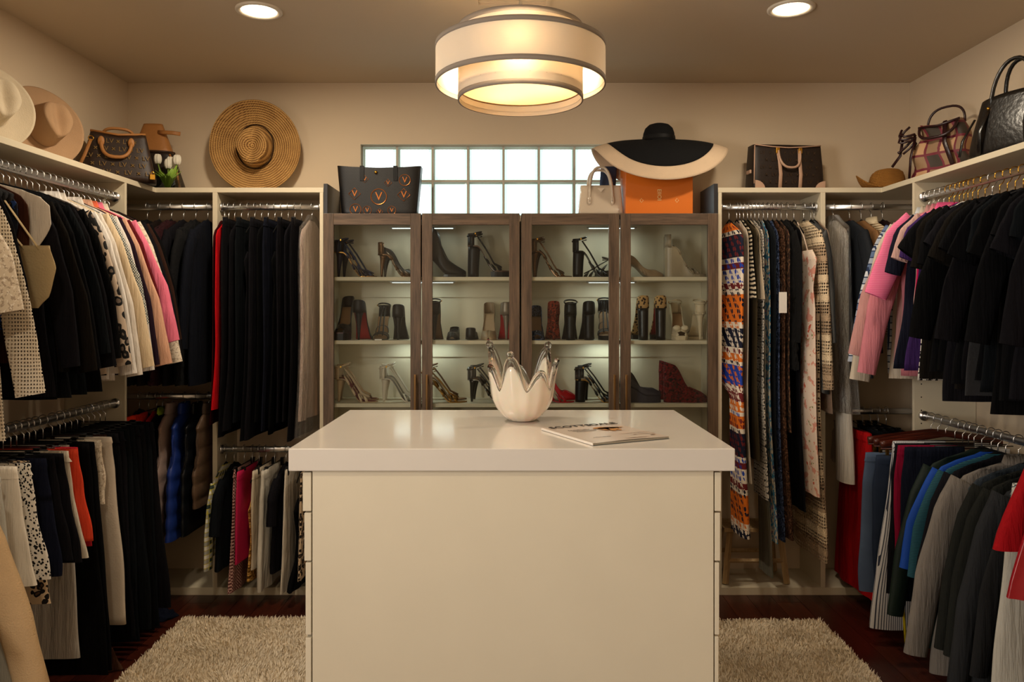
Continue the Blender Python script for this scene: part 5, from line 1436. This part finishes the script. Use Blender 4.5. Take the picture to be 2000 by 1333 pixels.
c0 = Vector((PX(1058, 2.815), 2.815, CT)); c1 = Vector((PX(1158, 2.50), 2.50, CT)); c2 = Vector((PX(1185, 2.98), 2.98, CT))
ey = (c0 - c1).normalized(); ex = (c2 - c0); ex = (ex - ey * ex.dot(ey)); mw = ex.length; ex.normalize(); mh = (c0 - c1).length
t = thing('magazine', 'glossy lifestyle magazine lying on the countertop beside the bowl', 'magazine', tuple(c1 + Vector((0, 0, .0005))), math.atan2(ex.y, ex.x))
COVER = flat('magazine_cover', 'd2c2b4', .25, .5)
MB().box(.002, mw, 0, mh, .0012, .0075).build('pages', plain('9d9484', .8, .6, 300), t, False)
MB().box(0, mw + .001, -.001, mh + .001, 0, .0012).build('back_cover', plain('3b4c50', .3, 0), t, False)
cv = MB(); K_ = 14
cv.rings([[(mw * i / K_, y, .0078 + .0022 * math.sin(PI * i / K_) ** 2 * (1 if y < mh / 2 else .5)) for i in range(K_ + 1)] for y in (-.001, mh * .5, mh + .001)], False)
cv.build('front_cover', COVER, t)
MB().box(-.0015, .0008, -.001, mh + .001, .0008, .0085).build('spine', flat('white_spine', 'e2d8cc', .3, .4), t, False)
INK = plain('1c1a19', .6, 0)
def mag_text(s, size, x, y, mat=INK, nm='cover_lettering'):
    m = MB(); add_text(m, s, size, Matrix.Translation((x, y, .0112)))
    return m.build(nm, mat, t, False)
mag_text('SCOTTSDALE', .047, mw * .52, mh - .032)
rk = random.Random(2)                                    # small print too fine to read: rows of short strokes
for (x0, y0, ln, hgt) in ((.16, .67, .085, .012), (.18, .615, .095, .008), (.2, .57, .08, .006), (.17, .22, .07, .005)):
    fine = MB(); x = mw * x0
    while x < mw * x0 + ln:
        w_ = rk.uniform(.3, .7) * hgt; fine.box(x, x + w_ * .45, mh * y0, mh * y0 + hgt * rk.uniform(.6, 1), .0105, .0109); x += w_ * .9
    fine.build('fine_print', plain('4a4541', .6, 0), t, False)['kind'] = 'stuff'
fig = MB()
for (x, y, rx, ry) in ((.62, .70, .035, .02), (.69, .66, .045, .016), (.60, .62, .018, .03), (.74, .60, .012, .04), (.66, .58, .014, .035), (.80, .66, .03, .009)):
    fig.add([(mw * x + rx * math.cos(2 * PI * k / 14), mh * y + ry * math.sin(2 * PI * k / 14), .0108) for k in range(14)], [tuple(range(14))])
fig.build('cover_picture', plain('a8763f', .5, 0), t, False)
fig = MB()
for (x, y, rx, ry) in ((.78, .30, .07, .002), (.86, .22, .05, .002), (.7, .2, .006, .004), (.9, .14, .012, .005), (.62, .06, .05, .003)):
    fig.add([(mw * x + rx * math.cos(2 * PI * k / 10), mh * y + ry * math.sin(2 * PI * k / 10), .0106) for k in range(10)], [tuple(range(10))])
fig.build('cover_picture', plain('6d4a34', .5, 0), t, False)

# ------------------------------------------------------------------ stool and things on the floor
sx0 = PX(1440, 4.2)
t = thing('step_stool', 'small pale wooden stool standing under the hanging dresses', 'stool', (sx0 + .085, 4.245, .0455))
MB().box(-.17, .17, -.10, .10, .275, .297).build('seat', PINE, t, False, .003)
for ix in (-1, 1):
    for iy in (-1, 1):
        MB().tube([(ix * .135, iy * .08, .275), (ix * .165, iy * .10, .0)], .017, 4, flat=(1, .8, (1, 0, 0))).build('leg', PINE, t, False)
for iy in (-1, 1): MB().tube([(-.15, iy * .09, .12), (.15, iy * .09, .12)], .012, 4).build('stretcher', PINE, t, False)
def heap(name, label, cat, loc, sx, sy, sz, mat, seed):
    m = MB(); n, k = 36, 12; rr = []
    for i in range(k + 1):
        f = i / k; rg = []
        for j in range(n):
            a = 2 * PI * j / n; q = math.sqrt(1 - f * .999)
            nz = mnoise.noise(Vector((math.cos(a) * 2 + seed, math.sin(a) * 2, f * 3))) * .35
            rg.append((sx * q * (1 + nz) * math.cos(a), sy * q * (1 + nz) * math.sin(a), max(.001, sz * f + .02 * f * mnoise.noise(Vector((a * 3, f * 5, seed))))))
        rr.append(rg)
    o = m.rings(rr, True, True, True).build(name, mat, None); o.location = loc
    return tag(o, label, cat)
heap('crumpled_garment', 'crumpled dark navy garment dropped on the floor beside the rug', 'clothing', (-1.73, 3.81, 0), .075, .07, .04, K('0b1020'), 3)
heap('paper_bag', 'crumpled brown paper bag on the floor under the white trousers', 'bag', (-1.72, 3.258, 0), .075, .03, .11, K('4a3022'), 8)

# ------------------------------------------------------------------ shoes in the cabinets
SS = 1.18
def ip(tab, x):
    if x <= tab[0][0]: return tab[0][1]
    for (a, b), (c, d) in zip(tab, tab[1:]):
        if a <= x <= c: return b + (d - b) * (x - a) / max(1e-9, c - a)
    return tab[-1][1]
def shoe(label, px, shelf, y, face, H=.095, style='pump', heel='stiletto', main='101012', sole=None, heelmat=None, straps=(), plat=0.0, toe='point', ankle=False, group=None, lay=0.0, name=None, insole='8a6a4a', bow=None, sz=1.0):
    """one shoe; local x runs from heel to toe, face is the heading of the toe in degrees (0 = towards +X, -90 = to the doors)"""
    mm = main if not isinstance(main, str) else plain(main, .42, .15, 120, .3)
    sm = mm if sole is None else (plain(sole, .35, .1, 80, .5) if isinstance(sole, str) else sole)
    hm = mm if heelmat is None else (plain(heelmat, .35, .1, 80, .5) if isinstance(heelmat, str) else heelmat)
    L = (.245 - .45 * H) * sz; X = PX(px, y); z0 = SHZ[shelf] + .0006
    hd = R(face); cx, cy = math.cos(hd), math.sin(hd)
    t = thing(name or {'pump': 'pump_shoe', 'sandal': 'heeled_sandal', 'bootie': 'ankle_boot', 'flat': 'flat_shoe', 'peep': 'peep_toe_shoe'}[style], label, 'boot' if style == 'bootie' else 'shoe',
              (X - cx * L * SS / 2, y - cy * L * SS / 2, z0), hd, group)
    t.scale = (SS, SS, SS)
    a0, a1 = .2 * L, .66 * L
    def zs(x):
        if x < a0: return plat + H
        if x < a1: return plat + H * (.5 + .5 * math.cos(PI * (x - a0) / (a1 - a0)))
        return plat
    tipw = .005 if toe == 'point' else .016
    wt = [(0, .010), (.05 * L, .022), (.15 * L, .028), (.42 * L, .025), (.66 * L, .037), (.82 * L, .034), (.94 * L, .022 if toe == 'point' else .028), (L, tipw)]
    W = lambda x: ip(wt, x) * sz
    n = 22; xs = [L * i / n for i in range(n + 1)]
    th = .005
    rr = [[(x, -W(x), zs(x)), (x, W(x), zs(x)), (x, W(x), zs(x) + th), (x, -W(x), zs(x) + th)] for x in xs]
    MB().rings(rr, True, True, True).build('sole', sm, t, False)
    # heel
    if H > .015:
        if heel == 'wedge':
            rr = [[(x, -W(x) * .92, 0), (x, W(x) * .92, 0), (x, W(x) * .98, max(.002, zs(x) - .0005)), (x, -W(x) * .98, max(.002, zs(x) - .0005))] for x in xs[:-1]]
            MB().rings(rr, True, True, True).build('wedge', hm, t, False)
        else:
            r0, r1 = {'stiletto': (.021, .005), 'block': (.026, .023)}[heel]
            rr = []
            for k in range(9):
                f = k / 8; q = (f ** .55 if heel == 'stiletto' else f); r = (r0 + (r1 - r0) * q) * sz; cxk = .027 * sz - (.008 if heel == 'stiletto' else .004) * math.sin(PI * f * .5)
                z = (plat + H) * (1 - f) + .001
                rr.append([(cxk + r * math.cos(2 * PI * j / 10), r * .95 * math.sin(2 * PI * j / 10), z + (.0 if k else (zs(max(0, cxk + r * math.cos(2 * PI * j / 10))) - zs(0)))) for j in range(10)])
            MB().rings(rr, True, True, True).build('heel', hm, t)
    if plat > .008:
        rr = [[(x, -W(x) * .98, 0), (x, W(x) * .98, 0), (x, W(x), plat), (x, -W(x), plat)] for x in xs if x > .5 * L]
        MB().rings(rr, True, True, True).build('platform', hm if style != 'bootie' else sm, t, False)
    elif H <= .015 and plat <= .008:
        pass
    # upper
    if style in ('pump', 'peep', 'flat', 'bootie'):
        per = [(x, -1) for x in reversed(xs)] + [(0.0, 0)] + [(x, 1) for x in xs]
        hh = [(0, .058), (.12 * L, .052), (.45 * L, .034), (.62 * L, .036), (.72 * L, .044), (.88 * L, .030), (L, .012)]
        if style == 'bootie': hh = [(0, .15), (.3 * L, .145), (.42 * L, .12), (.6 * L, .075), (.8 * L, .045), (L, .02)]
        if style == 'flat': hh = [(0, .045), (.2 * L, .04), (.5 * L, .03), (.65 * L, .035), (.8 * L, .036), (L, .016)]
        close = .58 if style != 'bootie' else .3
        rows = []
        for k in range(6):
            f = k / 5; rg = []
            for x, s in per:
                lean = .12 + .88 * max(0, min(1, (x / L - close) / .14)) if style != 'bootie' else .1 + .9 * max(0, min(1, (x / L - .5) / .15))
                if style == 'peep' and x > .93 * L: lean = .25
                h = ip(hh, x); y_ = s * W(x) * (1 - lean * f ** 1.6); z = zs(x) + h * math.sin(f * PI / 2)
                xx = x - (.012 * f if x < .1 * L and style != 'bootie' else 0) * -.3
                if style == 'bootie' and k and x < .45 * L: z = plat + H + h * f
                rg.append((xx, y_, z))
            rows.append(rg)
        solid(MB().rings(rows, False).build('upper', mm, t), .0022)
    if style in ('pump', 'peep', 'flat', 'sandal'):
        rr = [[(x, -W(x) * .93, zs(x) + th + .0006), (x, W(x) * .93, zs(x) + th + .0006)] for x in xs[:-1]]
        MB().rings(rr, False).build('insole', plain(insole, .6, .1), t, False)
    if style == 'sandal':
        rows = []
        for k in range(4):
            f = k / 3
            rows.append([(x, s * W(x) * (1 - .1 * f), zs(x) + .06 * f) for x, s in [(.13 * L, -1), (.07 * L, -1), (.02 * L, -.8), (0, 0), (.02 * L, .8), (.07 * L, 1), (.13 * L, 1)]])
        solid(MB().rings(rows, False).build('heel_counter', mm, t), .0022)
    for (fx, h, wd, ln) in straps:
        x = fx * L; m = MB()
        m.tube([(x - (.012 + .02 * (1 - fx)) * math.sin(PI * i / 12), W(x) * 1.03 * math.cos(PI * i / 12), zs(x) + .004 + .7 * h * math.sin(PI * i / 12) ** .7) for i in range(13)], wd * .8, 8, flat=(1, .25, (1, 0, -.5)))
        m.build('strap', mm, t)
    if ankle and style == 'sandal':
        pts = [(.8 * L, zs(.8 * L) + .022), (.62 * L, zs(.62 * L) + .038), (.4 * L, zs(.4 * L) + .046), (.22 * L, zs(.22 * L) + .052), (.062, plat + H + .056)]
        for s_ in (-1, 1): MB().tube([(x, s_ * .012 * (1 - i / 6), z) for i, (x, z) in enumerate(pts)], .0032, 6).build('instep_strap', mm, t)
    if ankle:
        zc = plat + H + .058
        MB().tube([(.030 + .034 * math.cos(2 * PI * i / 20), .03 * math.sin(2 * PI * i / 20), zc + .010 * math.cos(2 * PI * i / 20)) for i in range(20)], .0035, 8, closed=True, flat=(1, .3, (0, 0, 1))).build('ankle_strap', mm, t)
        for s in (-1, 1): MB().tube([(.012, s * .02, plat + H + .01), (.012, s * .026, zc)], .002, 6).build('strap_post', mm, t)
        MB().box(.032, .038, -.034, -.031, zc - .004, zc + .004).build('buckle', GOLDM, t, False, .001)
    if bow:
        bm = plain(bow, .4, .1)
        for s in (-1, 1): MB().ball((.86 * L, s * .018, plat + .04), .018, 10, 6, (.5, 1, .7)).build('bow_loop', bm, t)
    return t
YS = 4.235; SIDE = 4.24
UP = [(.72, .04, .008, .0), (.62, .045, .005, .0)]
rs = random.Random(5)
def pair(label, px, shelf, gap=.055, px2=None, face=0, y=SIDE, **k):
    """two matching shoes standing one behind the other"""
    shoe(label + ', front shoe of its pair', px, shelf, y - gap / 2 - .03, face + rs.uniform(-2, 2), **k)
    shoe(label + ', rear shoe of its pair', px2 or px + 12, shelf, y + gap / 2 + .03, face + rs.uniform(-2, 2), **k)
BRZ = flat('bronze_leather', '6a4a2c', .3, .5, .6); PEW = flat('pewter_leather', '4a443c', .3, .5, .6); GLD = flat('gold_leather', 'a87c3e', .3, .5, .8); SIL = flat('silver_leather', 'a8a49c', .25, .5, .9)
XS = [(.78, .035, .008, .0), (.66, .045, .006, .01), (.5, .05, .006, .02), (.36, .055, .006, .02)]
# top shelf
pair('navy strappy sandal with gold edge', 695, 0, px2=705, style='sandal', main='0d1430', sole=GLD, straps=XS, ankle=True, H=.11)
shoe('coppery glitter sandal beside the navy sandals', 777, 0, 4.18, 0, sz=.9, style='sandal', main=BRZ, straps=XS, H=.10)
shoe('dark grey mule under the top of the cabinet', 782, 0, 4.305, 0, sz=.85, style='pump', main='2b2622', H=.09)
pair('black suede ankle boot with block heel', 862, 0, px2=866, style='bootie', heel='block', main='15110f', sole='0a0908', H=.075, plat=.012, toe='round', face=4)
pair('black patent platform sandal', 955, 0, px2=956, style='sandal', main='0d0c0d', sole='5b3a24', straps=XS[:3], ankle=True, H=.115, plat=.025, heel='block')
pair('bronze studded strappy sandal', 1076, 0, px2=1078, style='sandal', main=BRZ, straps=XS, ankle=True, H=.115)
shoe('black slingback sandal with wide heel loop', 1160, 0, 4.175, 0, style='sandal', main='0e0d0e', straps=XS[:3], ankle=True, H=.115, heel='block')
shoe('pewter beaded sandal with raised tongue', 1164, 0, 4.305, 180, sz=.8, style='sandal', main=PEW, straps=XS, ankle=True, H=.03, heel='wedge')
pair('taupe laced shoe with rounded toe', 1254, 0, px2=1254, sz=.88, style='flat', main='8a7358', heel='block', H=.06, toe='round', straps=[(.58, .05, .004, 0), (.5, .055, .004, 0), (.42, .06, .004, 0)])
pair('taupe high wedge slingback', 1338, 0, px2=1336, style='sandal', heel='wedge', main='8c7c66', heelmat='94846c', straps=XS, H=.125, plat=.01)
# middle shelf
shoe('black peep-toe platform seen toe first', 674, 1, YS, -92, style='peep', main='15141a', H=.115, plat=.03, toe='round', sole='5a1f1c')
shoe('tall black pump with red sole, heel to the glass', 708, 1, YS, 88, style='pump', main='121218', sole='a01820', H=.125)
shoe('black and silver knotted sandal seen toe first', 746, 1, YS, -90, style='sandal', main='1a1917', straps=XS[:3], ankle=True, H=.10, toe='round', sole=SIL)
shoe('black pump beside the knotted sandal, heel to the glass', 782, 1, YS, 91, style='pump', main='0c0b0d', H=.105)
shoe('black round-backed pump, heel to the glass', 850, 1, YS, 93, style='pump', main='0d0c0c', H=.12, sole='6a4a2c', ankle=True)
shoe('flat black laced shoe seen toe first', 886, 1, YS, -90, sz=.82, style='flat', main='101113', H=.012, toe='round', straps=[(.55, .05, .004, 0), (.45, .055, .004, 0)], group=None)
shoe('flat black laced shoe with its back to the glass', 921, 1, YS, 90, sz=.82, style='flat', main='101010', H=.012, toe='round', straps=[(.4, .05, .004, 0)])
shoe('beige pump with round ornament seen toe first', 955, 1, YS, -90, style='pump', main='a08a6e', H=.115, insole='b8a184', sole='8c1c22')
shoe('grey glitter pump with red sole, heel to the glass', 988, 1, YS, 92, style='pump', main=flat('grey_glitter', '7d6f60', .35, .5, .3), sole='a01820', H=.115)
shoe('dark sparkling shoe seen toe first', 1048, 1, YS, -89, style='peep', main=SEQNO, H=.10, toe='round')
shoe('multicoloured crystal pump, heel to the glass', 1080, 1, YS, 90, style='pump', main=SEQM, H=.12)
shoe('matt black pump, heel to the glass, between crystal and plain pumps', 1113, 1, YS, 88, style='pump', main='0b0b0b', H=.115, heel='block', ankle=True)
shoe('matt black pump with wide back, beside the flowered sandal', 1147, 1, YS, 91, style='pump', main='0c0c0c', H=.12, heel='block')
shoe('black sandal edged with small flowers seen toe first', 1182, 1, YS, -91, style='sandal', main='100f10', straps=XS, ankle=True, H=.11, plat=.015, toe='round')
shoe('black platform pump with leopard heel cuff', 1250, 1, YS, 92, style='pump', heel='block', main=pat('leopard_hide', lambda m: m.color(m.ramp(m.voro(m.coord('Object'), 75), [(0.0, hexc('2a1a0e')), (.42, hexc('b08a58'))], True))), heelmat='09080a', H=.125, plat=.02)
shoe('black leopard-cuffed pump with red sole', 1286, 1, YS, 87, style='pump', main=MC['leopard_hide'], heel='block', heelmat='0b0a0c', sole='8c1620', H=.125, plat=.02)
shoe('ivory satin sandal with bow seen toe first', 1324, 1, YS, -92, style='peep', main='cdbb9c', H=.10, plat=.015, toe='round', bow='d6c6a8', ankle=True)
shoe('ivory satin sandal, stiletto heel to the glass', 1360, 1, YS, 89, style='sandal', main='cdbb9c', H=.105, straps=XS[:2], ankle=True, plat=.012)
# bottom shelf
pair('cream cross-strap sandal with red insole', 696, 2, px2=699, style='sandal', main='c8ae90', sole='a58a6a', insole='6a1a20', straps=XS, ankle=True, H=.105)
pair('white ankle-strap sandal with slim heel', 784, 2, px2=787, style='sandal', main='d3c6b2', insole='6b5c4c', straps=XS[:2], ankle=True, H=.105)
shoe('gold chain sandal with bow', 868, 2, 4.18, 0, style='sandal', main=GLD, straps=XS, H=.085, ankle=True)
shoe('brown leather slingback beside the gold sandal', 870, 2, 4.305, 0, style='sandal', main='6a4a30', straps=XS[:2], ankle=True, H=.10)
pair('pewter strappy sandal with slim heel', 956, 2, px2=960, style='sandal', main=PEW, sole=SIL, straps=XS, H=.10, ankle=True)
shoe('red flat sandal beside the bright red pump', 1081, 2, 4.175, 0, sz=.8, style='sandal', main='a01218', straps=XS[:3], H=.02)
shoe('bright red pump beside the red flat sandal', 1087, 2, 4.305, 0, style='pump', main='b0121a', sole='b0121a', H=.115)
pair('black and gold block-heeled sandal', 1166, 2, px2=1170, style='sandal', main='14100e', sole=GLD, heel='block', straps=XS, ankle=True, H=.10)
shoe('dark navy wedge beside the charcoal platform', 1250, 2, 4.305, 0, sz=.85, style='pump', heel='wedge', main='11131c', H=.085)
shoe('charcoal chunky platform shoe', 1250, 2, 4.175, 0, sz=.82, style='flat', heel='wedge', main='2a2732', H=.04, plat=.03, toe='round')
pair('red sequin wedge with rose ornaments', 1338, 2, px2=1328, style='pump', heel='wedge', main=SEQR, heelmat=SEQR, H=.11, plat=.015, toe='round')
